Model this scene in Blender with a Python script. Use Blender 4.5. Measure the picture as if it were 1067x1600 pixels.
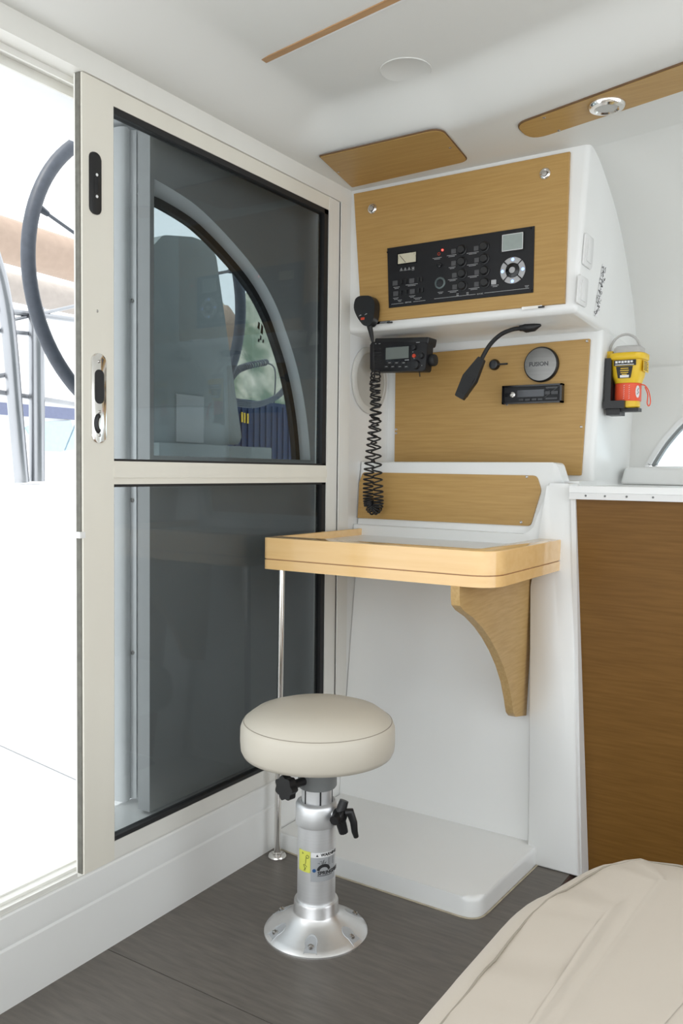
import bpy, bmesh, math, random
from mathutils import Matrix, Vector
random.seed(7)
for o in list(bpy.data.objects): bpy.data.objects.remove(o)
S = bpy.context.scene
C = S.collection

# ------------------------------------------------------------------ camera
W_, H_ = 1067.0, 1600.0
F_ = 1318.904
AX = Vector((0.8420, 0.0358, -0.5383)); AY = Vector((0.5393, -0.0345, 0.8414)); AZ = Vector((0.0116, -0.9988, -0.0483))
AX.normalize(); AY = (AY - AX*AY.dot(AX)).normalized(); AZ = AX.cross(AY)
CAM = Vector((0, 0, 1.05))
cam = bpy.data.objects.new('camera', bpy.data.cameras.new('camera')); C.objects.link(cam)
right = Vector((AX[0], AY[0], AZ[0])); up = -Vector((AX[1], AY[1], AZ[1])); back = -Vector((AX[2], AY[2], AZ[2]))
mw = Matrix.Identity(4)
for i in range(3):
    mw[i][0], mw[i][1], mw[i][2], mw[i][3] = right[i], up[i], back[i], CAM[i]
cam.matrix_world = mw
cam.data.sensor_fit = 'HORIZONTAL'; cam.data.sensor_width = 36; cam.data.lens = F_/W_*36
cam.data.clip_start = 0.02
S.camera = cam
def on(px, py, ax, v):
    """point of the room plane (axis ax = v) seen at a photo pixel: used to read off real positions"""
    c = Vector((px-W_/2, py-H_/2, F_))
    d = Vector((AX.dot(c), AY.dot(c), AZ.dot(c)))
    return CAM + d*((v-CAM[ax])/d[ax])

# ------------------------------------------------------------------ world and exposure
wd = bpy.data.worlds.new('sky'); S.world = wd; wd.use_nodes = True
bg = wd.node_tree.nodes['Background']; bg.inputs[0].default_value = (0.93, 0.97, 1.0, 1); bg.inputs[1].default_value = 2.0
sun = bpy.data.objects.new('sun', bpy.data.lights.new('sun', 'SUN')); C.objects.link(sun)
sun.data.energy = 2.5; sun.data.angle = math.radians(8); sun.data.color = (1, 0.96, 0.9)
sun.rotation_euler = Vector((0.10, 0.55, -1)).to_track_quat('-Z', 'Y').to_euler()
S.view_settings.view_transform = 'Standard'; S.view_settings.look = 'None'
S.view_settings.gamma = 1; S.view_settings.use_curve_mapping = False
S.view_settings.exposure = 0.15

# ------------------------------------------------------------------ materials
MATS = {}
def mat(name, col, rough=0.4, metal=0.0, noise=0.0, nscale=(30, 30, 30), col2=None, bump=0.0, bscale=200, coat=0.0, emit=None, spec=0.5, aniso=0.0, contrast=(0.3, 0.7)):
    m = bpy.data.materials.new(name); m.use_nodes = True
    nt = m.node_tree; b = nt.nodes['Principled BSDF']
    b.inputs['Base Color'].default_value = (*col, 1); b.inputs['Roughness'].default_value = rough
    b.inputs['Metallic'].default_value = metal; b.inputs['Specular IOR Level'].default_value = spec
    b.inputs['Coat Weight'].default_value = coat; b.inputs['Coat Roughness'].default_value = 0.08
    tc = nt.nodes.new('ShaderNodeTexCoord')
    mp = nt.nodes.new('ShaderNodeMapping'); mp.inputs['Scale'].default_value = nscale
    nt.links.new(tc.outputs['Object'], mp.inputs[0])
    n = nt.nodes.new('ShaderNodeTexNoise'); n.inputs['Scale'].default_value = 1; n.inputs['Detail'].default_value = 5
    nt.links.new(mp.outputs[0], n.inputs[0])
    r = nt.nodes.new('ShaderNodeValToRGB')
    c2 = col2 if col2 else tuple(c*(1-noise) for c in col)
    r.color_ramp.elements[0].color = (*c2, 1); r.color_ramp.elements[1].color = (*col, 1)
    r.color_ramp.elements[0].position, r.color_ramp.elements[1].position = contrast
    nt.links.new(n.outputs[0], r.inputs[0]); nt.links.new(r.outputs[0], b.inputs['Base Color'])
    if bump:
        n2 = nt.nodes.new('ShaderNodeTexNoise'); n2.inputs['Scale'].default_value = bscale; n2.inputs['Detail'].default_value = 3
        nt.links.new(tc.outputs['Object'], n2.inputs[0])
        bp = nt.nodes.new('ShaderNodeBump'); bp.inputs['Strength'].default_value = bump; bp.inputs['Distance'].default_value = 0.001
        nt.links.new(n2.outputs[0], bp.inputs['Height']); nt.links.new(bp.outputs[0], b.inputs['Normal'])
    if emit:
        b.inputs['Emission Color'].default_value = (*emit[0], 1); b.inputs['Emission Strength'].default_value = emit[1]
    MATS[name] = m
    return m
mat('grp', (0.84, 0.845, 0.83), 0.28, noise=0.04, nscale=(3, 3, 3), coat=0.2)
mat('liner', (0.75, 0.75, 0.722), 0.5, noise=0.03, nscale=(2, 2, 2))
mat('cream', (0.77, 0.74, 0.655), 0.38, noise=0.05, nscale=(8, 8, 2))
mat('cream2', (0.78, 0.77, 0.725), 0.38, noise=0.05, nscale=(8, 8, 2))
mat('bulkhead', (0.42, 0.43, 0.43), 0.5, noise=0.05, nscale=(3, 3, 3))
mat('beech', (0.50, 0.312, 0.112), 0.40, spec=0.3, col2=(0.42, 0.25, 0.080), nscale=(9, 170, 170), bump=0.03, bscale=150, contrast=(0.25, 0.7))
mat('beech_y', (0.56, 0.375, 0.165), 0.40, spec=0.3, col2=(0.47, 0.30, 0.115), nscale=(150, 14, 150), bump=0.03, bscale=150)
mat('beech_shaded', (0.20, 0.096, 0.019), 0.42, spec=0.22, col2=(0.155, 0.072, 0.012), nscale=(9, 170, 170))  # darker copy of beech, the shade on the cabinet put into the colour
mat('honey', (0.90, 0.60, 0.275), 0.20, col2=(0.85, 0.54, 0.225), nscale=(4, 40, 60), coat=0.6)
mat('strip_wood', (0.50, 0.30, 0.15), 0.45, col2=(0.42, 0.24, 0.11), nscale=(10, 60, 60))
mat('floor', (0.165, 0.148, 0.128), 0.42, col2=(0.105, 0.094, 0.083), nscale=(12, 90, 90), bump=0.12, bscale=300, contrast=(0.25, 0.75))
mat('floor_edge', (0.10, 0.05, 0.035), 0.7, noise=0.6, nscale=(80, 80, 200))
mat('alu', (0.86, 0.87, 0.88), 0.42, 0.8, noise=0.05, nscale=(2, 2, 300))
mat('alu_cast', (0.84, 0.84, 0.84), 0.33, 0.9, noise=0.05, nscale=(40, 40, 40))
mat('chrome', (0.82, 0.80, 0.77), 0.10, 1.0, noise=0.03)
mat('rail_steel', (0.42, 0.43, 0.45), 0.28, 0.9, noise=0.15, nscale=(8, 8, 3))
mat('chrome_dim', (0.60, 0.58, 0.56), 0.25, 1.0, noise=0.1)
mat('grey_paint', (0.23, 0.24, 0.24), 0.45, noise=0.08)
mat('black', (0.010, 0.010, 0.011), 0.42, noise=0.1)
mat('black_gloss', (0.008, 0.008, 0.010), 0.15, noise=0.1)
mat('rubber', (0.012, 0.012, 0.013), 0.6, noise=0.2, nscale=(200, 200, 200))
mat('panel_black', (0.010, 0.010, 0.012), 0.45, spec=0.35, noise=0.15, bump=0.05, bscale=900)
mat('print_white', (0.55, 0.55, 0.55), 0.5, noise=0.02)
mat('icon_grey', (0.085, 0.085, 0.09), 0.5, noise=0.2, nscale=(200, 200, 200))
mat('icon_light', (0.45, 0.45, 0.46), 0.5, noise=0.1)
mat('meter_face', (0.62, 0.58, 0.44), 0.5, noise=0.05)
mat('lcd', (0.33, 0.38, 0.36), 0.2, noise=0.08, nscale=(60, 60, 60))
mat('lcd_dark', (0.16, 0.18, 0.165), 0.2, noise=0.05)
mat('dial_silver', (0.42, 0.42, 0.43), 0.35, 0.5, noise=0.05)
mat('led_blue', (0.2, 0.3, 0.9), 0.4, emit=((0.25, 0.4, 1.0), 2.2))
mat('led_red', (0.9, 0.02, 0.02), 0.4, emit=((1.0, 0.04, 0.03), 6.0))
mat('red', (0.62, 0.06, 0.02), 0.4, noise=0.05)
mat('teal_ring', (0.10, 0.13, 0.13), 0.3, noise=0.05)
mat('stool_vinyl', (0.60, 0.555, 0.47), 0.42, noise=0.03, nscale=(4, 4, 4), bump=0.06, bscale=700)
mat('stitch', (0.36, 0.32, 0.26), 0.7, noise=0.1)
mat('settee_vinyl', (0.61, 0.545, 0.465), 0.5, noise=0.04, nscale=(4, 4, 4), bump=0.08, bscale=400)
mat('yellow_sticker', (0.70, 0.72, 0.12), 0.5, noise=0.05)
mat('label_grey', (0.50, 0.52, 0.54), 0.4, 0.4, noise=0.03)
mat('label_white', (0.80, 0.80, 0.80), 0.5, noise=0.03)
mat('ink', (0.02, 0.02, 0.022), 0.6, noise=0.1)
mat('blue', (0.02, 0.09, 0.25), 0.5, noise=0.1)
mat('plastic_white', (0.78, 0.78, 0.77), 0.35, noise=0.02)
mat('speaker_grey', (0.50, 0.49, 0.45), 0.55, noise=0.05, bump=0.4, bscale=900)
mat('speaker_ring', (0.62, 0.61, 0.57), 0.45, noise=0.03)
mat('fusion', (0.24, 0.235, 0.225), 0.36, 0.85, noise=0.1, nscale=(2, 200, 200))
mat('dark_screen', (0.05, 0.055, 0.065), 0.08, noise=0.1)
mat('yellow', (0.80, 0.52, 0.02), 0.4, noise=0.04)
mat('orange', (0.80, 0.09, 0.03), 0.45, noise=0.05)
mat('grey_plastic', (0.48, 0.47, 0.45), 0.45, noise=0.05)
mat('frost', (0.55, 0.55, 0.53), 0.4, noise=0.08)
mat('wheel_leather', (0.055, 0.065, 0.085), 0.5, noise=0.25, nscale=(40, 40, 40), bump=0.2, bscale=300)
mat('awning', (0.40, 0.30, 0.235), 0.8, noise=0.1, nscale=(20, 20, 20))
mat('awning2', (0.40, 0.355, 0.32), 0.8, noise=0.1, nscale=(20, 20, 20))
mat('boat_white', (0.85, 0.86, 0.87), 0.35, noise=0.03)
mat('boat_navy', (0.16, 0.18, 0.28), 0.5, noise=0.1)
mat('boat_blue', (0.45, 0.58, 0.65), 0.5, noise=0.1)
mat('console_grey', (0.28, 0.31, 0.31), 0.5, noise=0.12, nscale=(6, 6, 6))
mat('navy_crate', (0.03, 0.05, 0.12), 0.7, noise=0.3, nscale=(60, 60, 60))
mat('hill', (0.62, 0.58, 0.48), 0.9, col2=(0.16, 0.21, 0.15), nscale=(.45, .45, .45), contrast=(0.4, 0.6))
mat('cable', (0.12, 0.13, 0.15), 0.6, noise=0.1)
mat('seal_grey', (0.17, 0.165, 0.14), 0.8, noise=0.3, nscale=(60, 60, 60))
mat('recess_shadow_brown', (0.16, 0.085, 0.035), 0.6, noise=0.2)  # brown for the painted recess shadow round the ceiling panels
mat('sealant', (0.55, 0.48, 0.36), 0.7, noise=0.3, nscale=(40, 40, 40))
def glass(name, tint, refl=0.08, rough=0.0):
    m = bpy.data.materials.new(name); m.use_nodes = True; nt = m.node_tree
    for n in list(nt.nodes): nt.nodes.remove(n)
    out = nt.nodes.new('ShaderNodeOutputMaterial'); mx = nt.nodes.new('ShaderNodeMixShader')
    tr = nt.nodes.new('ShaderNodeBsdfTransparent'); gl = nt.nodes.new('ShaderNodeBsdfGlossy')
    lw0 = nt.nodes.new('ShaderNodeLayerWeight'); lw0.inputs[0].default_value = 0.5
    pw = nt.nodes.new('ShaderNodeMath'); pw.operation = 'POWER'; pw.inputs[1].default_value = 5; nt.links.new(lw0.outputs['Facing'], pw.inputs[0])
    lw = nt.nodes.new('ShaderNodeMath'); lw.operation = 'MULTIPLY_ADD'; lw.inputs[1].default_value = 0.9; lw.inputs[2].default_value = refl*.5; nt.links.new(pw.outputs[0], lw.inputs[0])
    tr.inputs[0].default_value = (*tint, 1); gl.inputs['Roughness'].default_value = rough; gl.inputs[0].default_value = (1, 1, 1, 1)
    nt.links.new(lw.outputs[0], mx.inputs[0]); nt.links.new(tr.outputs[0], mx.inputs[1]); nt.links.new(gl.outputs[0], mx.inputs[2])
    nt.links.new(mx.outputs[0], out.inputs[0]); MATS[name] = m
glass('tinted_glass', (0.67, 0.69, 0.695), 0.03)
glass('clear_glass', (0.82, 0.87, 0.88), 0.08)

# ------------------------------------------------------------------ mesh helpers
def frame(o, u, v):
    u = Vector(u).normalized(); v = Vector(v).normalized(); n = u.cross(v)
    m = Matrix.Identity(4)
    for i in range(3): m[i][0], m[i][1], m[i][2], m[i][3] = u[i], v[i], n[i], o[i]
    return m
def FRONT(y): return frame((0, y, 0), (1, 0, 0), (0, 0, 1))      # u = X, v = Z, n towards the room
def SIDE(x): return frame((x, 0, 0), (0, 1, 0), (0, 0, 1))       # u = Y, v = Z, n = +X
def UNDER(z): return frame((0, 0, z), (1, 0, 0), (0, -1, 0))     # u = X, v = -Y, n = -Z
I4 = Matrix.Identity(4)
def rrect(u0, u1, v0, v1, r, seg=5):
    pts = []
    for cx, cy, a0 in ((u1-r, v0+r, -90), (u1-r, v1-r, 0), (u0+r, v1-r, 90), (u0+r, v0+r, 180)):
        for k in range(seg+1):
            a = math.radians(a0+90*k/seg); pts.append((cx+r*math.cos(a), cy+r*math.sin(a)))
    return pts
def circ(u, v, r, seg=24, rv=None): return [(u+r*math.cos(2*math.pi*k/seg), v+(rv or r)*math.sin(2*math.pi*k/seg)) for k in range(seg)]
def round_poly(pts, rads, seg=4):
    out = []; n = len(pts)
    for i, p in enumerate(pts):
        r = rads[i] if isinstance(rads, (list, tuple)) else rads
        p = Vector(p); a = Vector(pts[i-1])-p; b = Vector(pts[(i+1) % n])-p
        if r <= 0: out.append(tuple(p)); continue
        ang = a.angle(b); d = min(r/math.tan(ang/2), a.length*.49, b.length*.49)
        A = p+a.normalized()*d; B = p+b.normalized()*d
        for k in range(seg+1):
            t = k/seg; q = A*(1-t)**2+p*2*t*(1-t)+B*t*t; out.append(tuple(q))
    return out
class G:
    def __init__(s): s.bm = bmesh.new()
    def _merge(s, b, M, fn=None):
        if fn:
            for v in b.verts: v.co = fn(v.co)
        b.transform(M); bmesh.ops.recalc_face_normals(b, faces=b.faces)
        me = bpy.data.meshes.new('t'); b.to_mesh(me); b.free(); s.bm.from_mesh(me); bpy.data.meshes.remove(me)
    def prism(s, pts, n0, n1, M=I4, bev=0.0, seg=2, front_only=False, fn=None):
        b = bmesh.new()
        lo = [b.verts.new((p[0], p[1], n0)) for p in pts]; hi = [b.verts.new((p[0], p[1], n1)) for p in pts]
        n = len(pts); b.faces.new(lo[::-1]); top = b.faces.new(hi)
        for i in range(n): b.faces.new((lo[i], lo[(i+1) % n], hi[(i+1) % n], hi[i]))
        if bev:
            if front_only: es = list(top.edges)
            else:
                es = [e for e in b.edges if len(e.link_faces) == 2 and e.calc_face_angle(0) > 0.6]
            bmesh.ops.bevel(b, geom=es, offset=bev, segments=seg, profile=0.5, affect='EDGES', clamp_overlap=True)
        s._merge(b, M, fn); return s
    def box(s, u0, u1, v0, v1, n0, n1, M=I4, bev=0.0, seg=2, fn=None):
        return s.prism([(u0, v0), (u1, v0), (u1, v1), (u0, v1)], n0, n1, M, bev, seg, fn=fn)
    def hexa(s, p8, bev=0.0, seg=3):
        b = bmesh.new(); v = [b.verts.new(p) for p in p8]
        for f in ((0, 3, 2, 1), (4, 5, 6, 7), (0, 1, 5, 4), (1, 2, 6, 5), (2, 3, 7, 6), (3, 0, 4, 7)): b.faces.new([v[i] for i in f])
        bmesh.ops.recalc_face_normals(b, faces=b.faces)
        if bev: bmesh.ops.bevel(b, geom=list(b.edges), offset=bev, segments=seg, profile=0.5, affect='EDGES')
        s._merge(b, I4); return s
    def lathe(s, prof, M=I4, seg=32, close=True):
        b = bmesh.new(); rings = []
        for r, h in prof:
            rings.append([b.verts.new((0, 0, h))] if r < 1e-6 else [b.verts.new((r*math.cos(2*math.pi*k/seg), r*math.sin(2*math.pi*k/seg), h)) for k in range(seg)])
        for A, B in zip(rings, rings[1:]):
            for k in range(seg):
                k2 = (k+1) % seg
                if len(A) == 1 and len(B) == 1: continue
                if len(A) == 1: b.faces.new((A[0], B[k2], B[k]))
                elif len(B) == 1: b.faces.new((A[k], A[k2], B[0]))
                else: b.faces.new((A[k], A[k2], B[k2], B[k]))
        s._merge(b, M); return s
    def cyl(s, u, v, n0, n1, r, M=I4, seg=24, bev=0.0):
        return s.prism(circ(u, v, r, seg), n0, n1, M, bev, 2, front_only=True)
    def tube(s, pts, r, seg=8, cap=True, closed=False):
        pts = [Vector(p) for p in pts]; n = len(pts); b = bmesh.new(); rings = []
        t0 = (pts[1]-pts[0]).normalized(); ref = t0.orthogonal().normalized()
        for i, p in enumerate(pts):
            if closed: t = (pts[(i+1) % n]-pts[i-1]).normalized()
            else: t = (pts[min(i+1, n-1)]-pts[max(i-1, 0)]).normalized()
            ref = (ref-t*ref.dot(t)).normalized(); w = t.cross(ref)
            rr = r[i] if isinstance(r, (list, tuple)) else r
            rings.append([b.verts.new(p+(ref*math.cos(2*math.pi*k/seg)+w*math.sin(2*math.pi*k/seg))*rr) for k in range(seg)])
        pairs = list(zip(rings, rings[1:]))
        if closed: pairs.append((rings[-1], rings[0]))
        for A, B in pairs:
            for k in range(seg): b.faces.new((A[k], A[(k+1) % seg], B[(k+1) % seg], B[k]))
        if cap and not closed: b.faces.new(rings[0][::-1]); b.faces.new(rings[-1])
        s._merge(b, I4); return s
    def grid(s, nu, nv, fn, flip=False):
        b = bmesh.new(); vs = [[b.verts.new(fn(i/nu, j/nv)) for j in range(nv+1)] for i in range(nu+1)]
        for i in range(nu):
            for j in range(nv):
                q = (vs[i][j], vs[i+1][j], vs[i+1][j+1], vs[i][j+1]); b.faces.new(q[::-1] if flip else q)
        me = bpy.data.meshes.new('t'); b.to_mesh(me); b.free(); s.bm.from_mesh(me); bpy.data.meshes.remove(me); return s
    def text(s, body, size, M, align='CENTER', fn=None, extr=0.0002, bold=0.0):
        cu = bpy.data.curves.new('t', 'FONT'); cu.body = body; cu.size = size; cu.align_x = align; cu.align_y = 'CENTER'; cu.extrude = extr; cu.offset = bold
        cu.resolution_u = 3
        ob = bpy.data.objects.new('t', cu); C.objects.link(ob)
        dg = bpy.context.evaluated_depsgraph_get(); me = bpy.data.meshes.new_from_object(ob.evaluated_get(dg))
        b = bmesh.new(); b.from_mesh(me); bpy.data.objects.remove(ob); bpy.data.curves.remove(cu); bpy.data.meshes.remove(me)
        s._merge(b, M, fn); return s
    def build(s, name, m, parent=None, smooth=40, label=None, kind=None):
        me = bpy.data.meshes.new(name)
        off = Vector((0, 0, 0))
        p = parent
        while p is not None: off += p.location; p = p.parent
        if parent is None:
            if len(s.bm.verts):
                lo = [min(v.co[i] for v in s.bm.verts) for i in range(3)]; hi = [max(v.co[i] for v in s.bm.verts) for i in range(3)]
                off = Vector(((lo[0]+hi[0])/2, (lo[1]+hi[1])/2, lo[2]))
        for v in s.bm.verts: v.co -= off
        s.bm.to_mesh(me); s.bm.free()
        me.materials.append(MATS[m])
        if smooth:
            for p in me.polygons: p.use_smooth = True
            me.set_sharp_from_angle(angle=math.radians(smooth))
        o = bpy.data.objects.new(name, me); C.objects.link(o)
        if parent: o.parent = parent
        else: o.location = off
        if label: o['label'] = label
        if kind: o['kind'] = kind
        return o
def thing(name, label, cat, loc=(0, 0, 0), group=None):
    o = bpy.data.objects.new(name, None); C.objects.link(o); o.location = loc; o.empty_display_size = 0.05
    o['label'] = label; o['category'] = cat
    if group: o['group'] = group
    return o
def tag(o, label, cat, group=None):
    o['label'] = label; o['category'] = cat
    if group: o['group'] = group
    return o
def struct(o, label, cat='structure'):
    o['kind'] = 'structure'; o['label'] = label; o['category'] = cat; return o
def sthing(name, label, cat, loc=(0, 0, 0)):
    o = thing(name, label, cat, loc); o['kind'] = 'structure'; return o
def screws(spots, M, parent, r=0.0035, m='chrome_dim', name='screw'):
    for (u, v) in spots:
        g = G(); g.lathe([(0, 0.0012), (r*.35, 0.0012), (r*.4, 0.0006), (r*.7, 0.0016), (r, 0.0008), (r, -0.001)], M @ Matrix.Translation((u, v, 0)), 10)
        g.build(name, m, parent)
def sstep(a, b, x):
    t = max(0, min(1, (x-a)/(b-a))); return t*t*(3-2*t)
def bez(P, n=24):
    """Catmull-Rom through points"""
    P = [Vector(p) for p in P]; out = []
    for i in range(len(P)-1):
        p0, p1, p2, p3 = P[max(i-1, 0)], P[i], P[i+1], P[min(i+2, len(P)-1)]
        for k in range(n):
            t = k/n; out.append(.5*((2*p1)+(p2-p0)*t+(2*p0-5*p1+4*p2-p3)*t*t+(3*p1-p0-3*p2+p3)*t**3))
    out.append(P[-1]); return out

XL = -1.39          # inner face of the sliding door
# ================================================================== SETTING
# floor: boards laid crosswise on a sub-floor
fl = sthing('floor', 'dark grey brushed wood-look cabin floor', 'floor', (0, 0, 0))
G().box(-1.60, 2.0, -2.2, 2.35, -0.08, -0.032).build('subfloor', 'floor_edge', fl)
for (x0, x1, y0, y1) in ((-1.40, 1.6, -2.0, -0.002), (-1.40, 1.6, 0.0, 1.2432), (-1.40, -0.655, 1.2452, 2.20), (-0.653, 1.6, 1.2452, 2.05)):
    z0 = 0 if x1 < 0 or y0 < 1 else -0.03
    G().box(x0, x1, y0, y1, -0.032, z0, bev=0.0012).build('floor_board', 'floor', fl)

G().box(-0.6552, -0.6515, 1.30, 2.19, -0.031, -0.003).build('broken_edge', 'floor_edge', fl)
# ceiling: moulded liner with a raised flat field, coves and a lower soffit
def cz(x, y):
    yc = 1.945 - (0.24*(x+0.9) if x > -0.9 else 0)
    a = sstep(-1.375, -1.20, x); b = 1-sstep(yc-0.15, yc, y)
    return 1.898+0.082*min(1, a)*b
ce = G()
def cfn(i, j):
    x = -1.392+i*2.35
    y = -0.65+j*2.89
    return Vector((x, y, cz(x, y)))
ce.grid(120, 150, cfn, flip=True)
ce.box(-1.392, 0.958, -0.65, 2.24, 2.06, 2.09)
struct(ce.build('ceiling', 'liner', smooth=60), 'white moulded ceiling liner with raised field', 'ceiling')

# sill moulding below the door
g = G()
prof = [(-1.62, 0), (XL, 0), (XL, 0.118), (XL-0.004, 0.122), (XL-0.004, 0.128), (XL+0.002, 0.132), (XL+0.002, 0.186), (XL-0.004, 0.190), (-1.62, 0.190)]
g.prism([(p[0], p[1]) for p in prof], -0.6-0, 2.6, Matrix(((1, 0, 0, 0), (0, 0, 1, 0), (0, 1, 0, 0), (0, 0, 0, 1))), bev=0.0)
g.bm.verts.ensure_lookup_table()
for v in g.bm.verts:
    v.co.y = -1.2 if v.co.y < 0 else min(v.co.y, 2.20)
struct(g.build('baseboard_left', 'grp', smooth=30), 'cream white sill moulding under the sliding door', 'sill')
g = G()
g.box(-1.2, 2.20, 0.1905, 0.196, -0.07, -0.062, SIDE(XL)).box(-1.2, 2.20, 0.1905, 0.199, -0.035, -0.031, SIDE(XL)).box(-1.2, 1.165, 0.1905, 0.202, -0.006, -0.002, SIDE(XL)).box(-1.2, 2.20, 0.1901, 0.1925, -0.10, -0.001, SIDE(XL))
struct(g.build('trim_1', 'cream2'), 'ribbed bottom track of the sliding door', 'track')
# header over the door
g = G()
g.box(-1.2, 2.206, 1.851, 1.899, -0.11, 0.004, SIDE(XL), bev=0.003)
g.box(-1.2, 2.206, 1.838, 1.852, -0.045, -0.040, SIDE(XL)).box(-1.2, 2.206, 1.832, 1.852, -0.085, -0.08, SIDE(XL))
struct(g.build('trim_2', 'cream2'), 'cream aluminium header over the sliding door', 'door frame')
# door jamb next to the locker
g = G()
g.box(2.150, 2.206, 0.1906, 1.852, -0.075, 0.003, SIDE(XL), bev=0.003)
g.box(2.135, 2.150, 0.1906, 1.852, -0.075, -0.004, SIDE(XL))
o = struct(g.build('trim_3', 'cream2'), 'cream vertical door jamb beside the wooden locker', 'door frame')
g = G(); g.box(2.131, 2.140, 1.775, 1.80, -0.019, -0.004, SIDE(XL), bev=0.003).box(2.1335, 2.138, 1.75, 1.85, -0.019, -0.012, SIDE(XL)); g.build('stop_buffer', 'rubber', o)

# outer bulkhead behind the glass with the quarter-arch window
XB = -1.50
MB = SIDE(XB)
arc_px = [(240, 308), (270, 325), (300, 345), (328, 371), (355, 400), (380, 430), (400, 460), (417, 494), (430, 530), (442, 568), (452, 610), (460, 660), (465, 714)]
def arcpts(X): return [(p[0], p[1]) for p in bez([(on(x, y, 0, X).y, on(x, y, 0, X).z, 0) for x, y in arc_px], 3)]
arc_out = arcpts(XB); arc = arcpts(XB-0.043)
Y0, ZB = 1.4915, 1.083
arc[0] = (Y0, arc[0][1]); arc[-1] = (arc[-1][0], ZB)
cx0, cz0 = Y0, ZB
big = [(cx0+(p[0]-cx0)*1.0+(p[0]-cx0)*0.115+0.0, cz0+(p[1]-cz0)*1.072) for p in arc_out]
big[0] = (Y0, big[0][1]); big[-1] = (big[-1][0], ZB)
def ring(inner, outer, n0, n1):
    b = bmesh.new(); L = []
    for q, n in ((inner, n0), (outer, n0), (outer, n1), (inner, n1)): L.append([b.verts.new((p[0], p[1], n)) for p in q])
    for A, B in ((0, 1), (1, 2), (2, 3), (3, 0)):
        for k in range(len(inner)-1): b.faces.new((L[A][k], L[A][k+1], L[B][k+1], L[B][k]))
    return b
g = G()
wl = sthing('wall_left', 'grey shaded bulkhead behind the door glass with arched window', 'wall', (XB, 1.8, 0.19))
g.box(1.478, Y0, 0.20, 1.88, -0.04, 0, MB); g.box(Y0, 2.25, 0.20, ZB, -0.04, 0, MB)
outer = []
for p in big:
    outer.append((p[0], 1.88) if p[0] < big[len(big)//2][0] else (2.25, p[1]))
# outer boundary points: project to top edge then to right edge
h = len(big)//2; outer = [(Y0+(2.25-Y0)*k/h, 1.88) for k in range(h)]+[(2.25, 1.88-(1.88-ZB)*k/(len(big)-1-h)) for k in range(len(big)-h)]
b = ring(big, outer, -0.04, 0); g._merge(b, MB)
g.build('bulkhead_panel', 'bulkhead', wl)
# bevelled flange between bulkhead and glass
g = G(); b = bmesh.new()
A = [b.verts.new((p[0], p[1], -0.001)) for p in big]; B = [b.verts.new((p[0], p[1], -0.035)) for p in arc]
D = [b.verts.new((p[0], p[1], -0.06)) for p in arc]; E = [b.verts.new((p[0], p[1], -0.06)) for p in big]
for k in range(len(arc)-1):
    b.faces.new((A[k], A[k+1], B[k+1], B[k])); b.faces.new((B[k], B[k+1], D[k+1], D[k])); b.faces.new((D[k], D[k+1], E[k+1], E[k]))
g._merge(b, MB); g.build('window_flange', 'boat_white', wl)
# inner return of the wall between jamb and tower
G().box(2.15, 2.50, 0.0, 1.90, -0.05, 0.0, SIDE(XL-0.001)).build('return_panel', 'grp', wl)
# arched window: rubber seal and pane
w1 = sthing('window_1', 'quarter-arch window in the bulkhead seen through the door glass', 'window', (XB-0.05, 1.8, ZB))
inn = [(cx0+(p[0]-cx0)*0.968, cz0+(p[1]-cz0)*0.970) for p in arc]
g = G(); b = ring(inn, arc, -0.052, -0.034); g._merge(b, MB); g.build('rubber_seal', 'rubber', w1)
g = G(); g.prism(inn+[(Y0, ZB)], -0.048, -0.044, MB); g.build('pane', 'clear_glass', w1)
g = G()
for (x, y, w, h2) in ((404, 509, 4, 6), (409, 515, 4, 8), (407, 528, 3, 4), (411, 533, 3, 3), (404, 532, 3, 3)):
    p = on(x, y, 0, XB-0.043); g.prism([(p.y-.0025*w*.6, p.z-.0025*h2*.5), (p.y+.0025*w*.4, p.z-.0025*h2*.7), (p.y+.0025*w*.6, p.z+.0025*h2*.5), (p.y-.0025*w*.2, p.z+.0025*h2*.8)], -0.043, -0.0425, MB)
g.build('glue_remnant', 'ink', w1)
# fixed alloy post of the outer frame, seen through the glass
po = sthing('trim_4', 'white alloy frame post seen behind the left edge of the door glass', 'post', (-1.54, 1.4, 0.2))
XPo = -1.545; py = lambda x: on(x, 735, 0, XPo).y
MPo = SIDE(XPo)
def pp(x, X): return (X, on(x, 735, 0, X).y)
def vprism(pts, m, nm): return G().prism(pts, 0.2, 1.89, I4).build(nm, m, po, smooth=50)
vprism([pp(168, -1.650), pp(176, -1.632), pp(186, -1.612), pp(194, -1.600), pp(199, -1.597), pp(203, -1.605), (-1.68, pp(203, -1.605)[1]), (-1.68, pp(168, -1.650)[1])], 'boat_white', 'post_body')
vprism([pp(200, -1.610), pp(213, -1.592), (-1.65, pp(213, -1.592)[1]), (-1.65, pp(200, -1.610)[1])], 'alu', 'post_channel')
vprism([pp(213, -1.600), pp(221, -1.575), pp(223, -1.576), pp(224, -1.585), (-1.65, pp(224, -1.585)[1]), (-1.65, pp(213, -1.6)[1])], 'boat_white', 'post_lip')
vprism([pp(224, -1.590), pp(228, -1.578), pp(230, -1.582), (-1.65, pp(230, -1.582)[1]), (-1.65, pp(224, -1.59)[1])], 'grey_paint', 'post_bead')
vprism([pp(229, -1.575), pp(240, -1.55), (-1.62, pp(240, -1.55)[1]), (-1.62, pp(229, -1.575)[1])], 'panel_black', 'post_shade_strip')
screws([(pp(207, -1.598)[1], z) for z in (1.47, .97, .58)], SIDE(-1.598), po, 0.006, 'chrome_dim')

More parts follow.
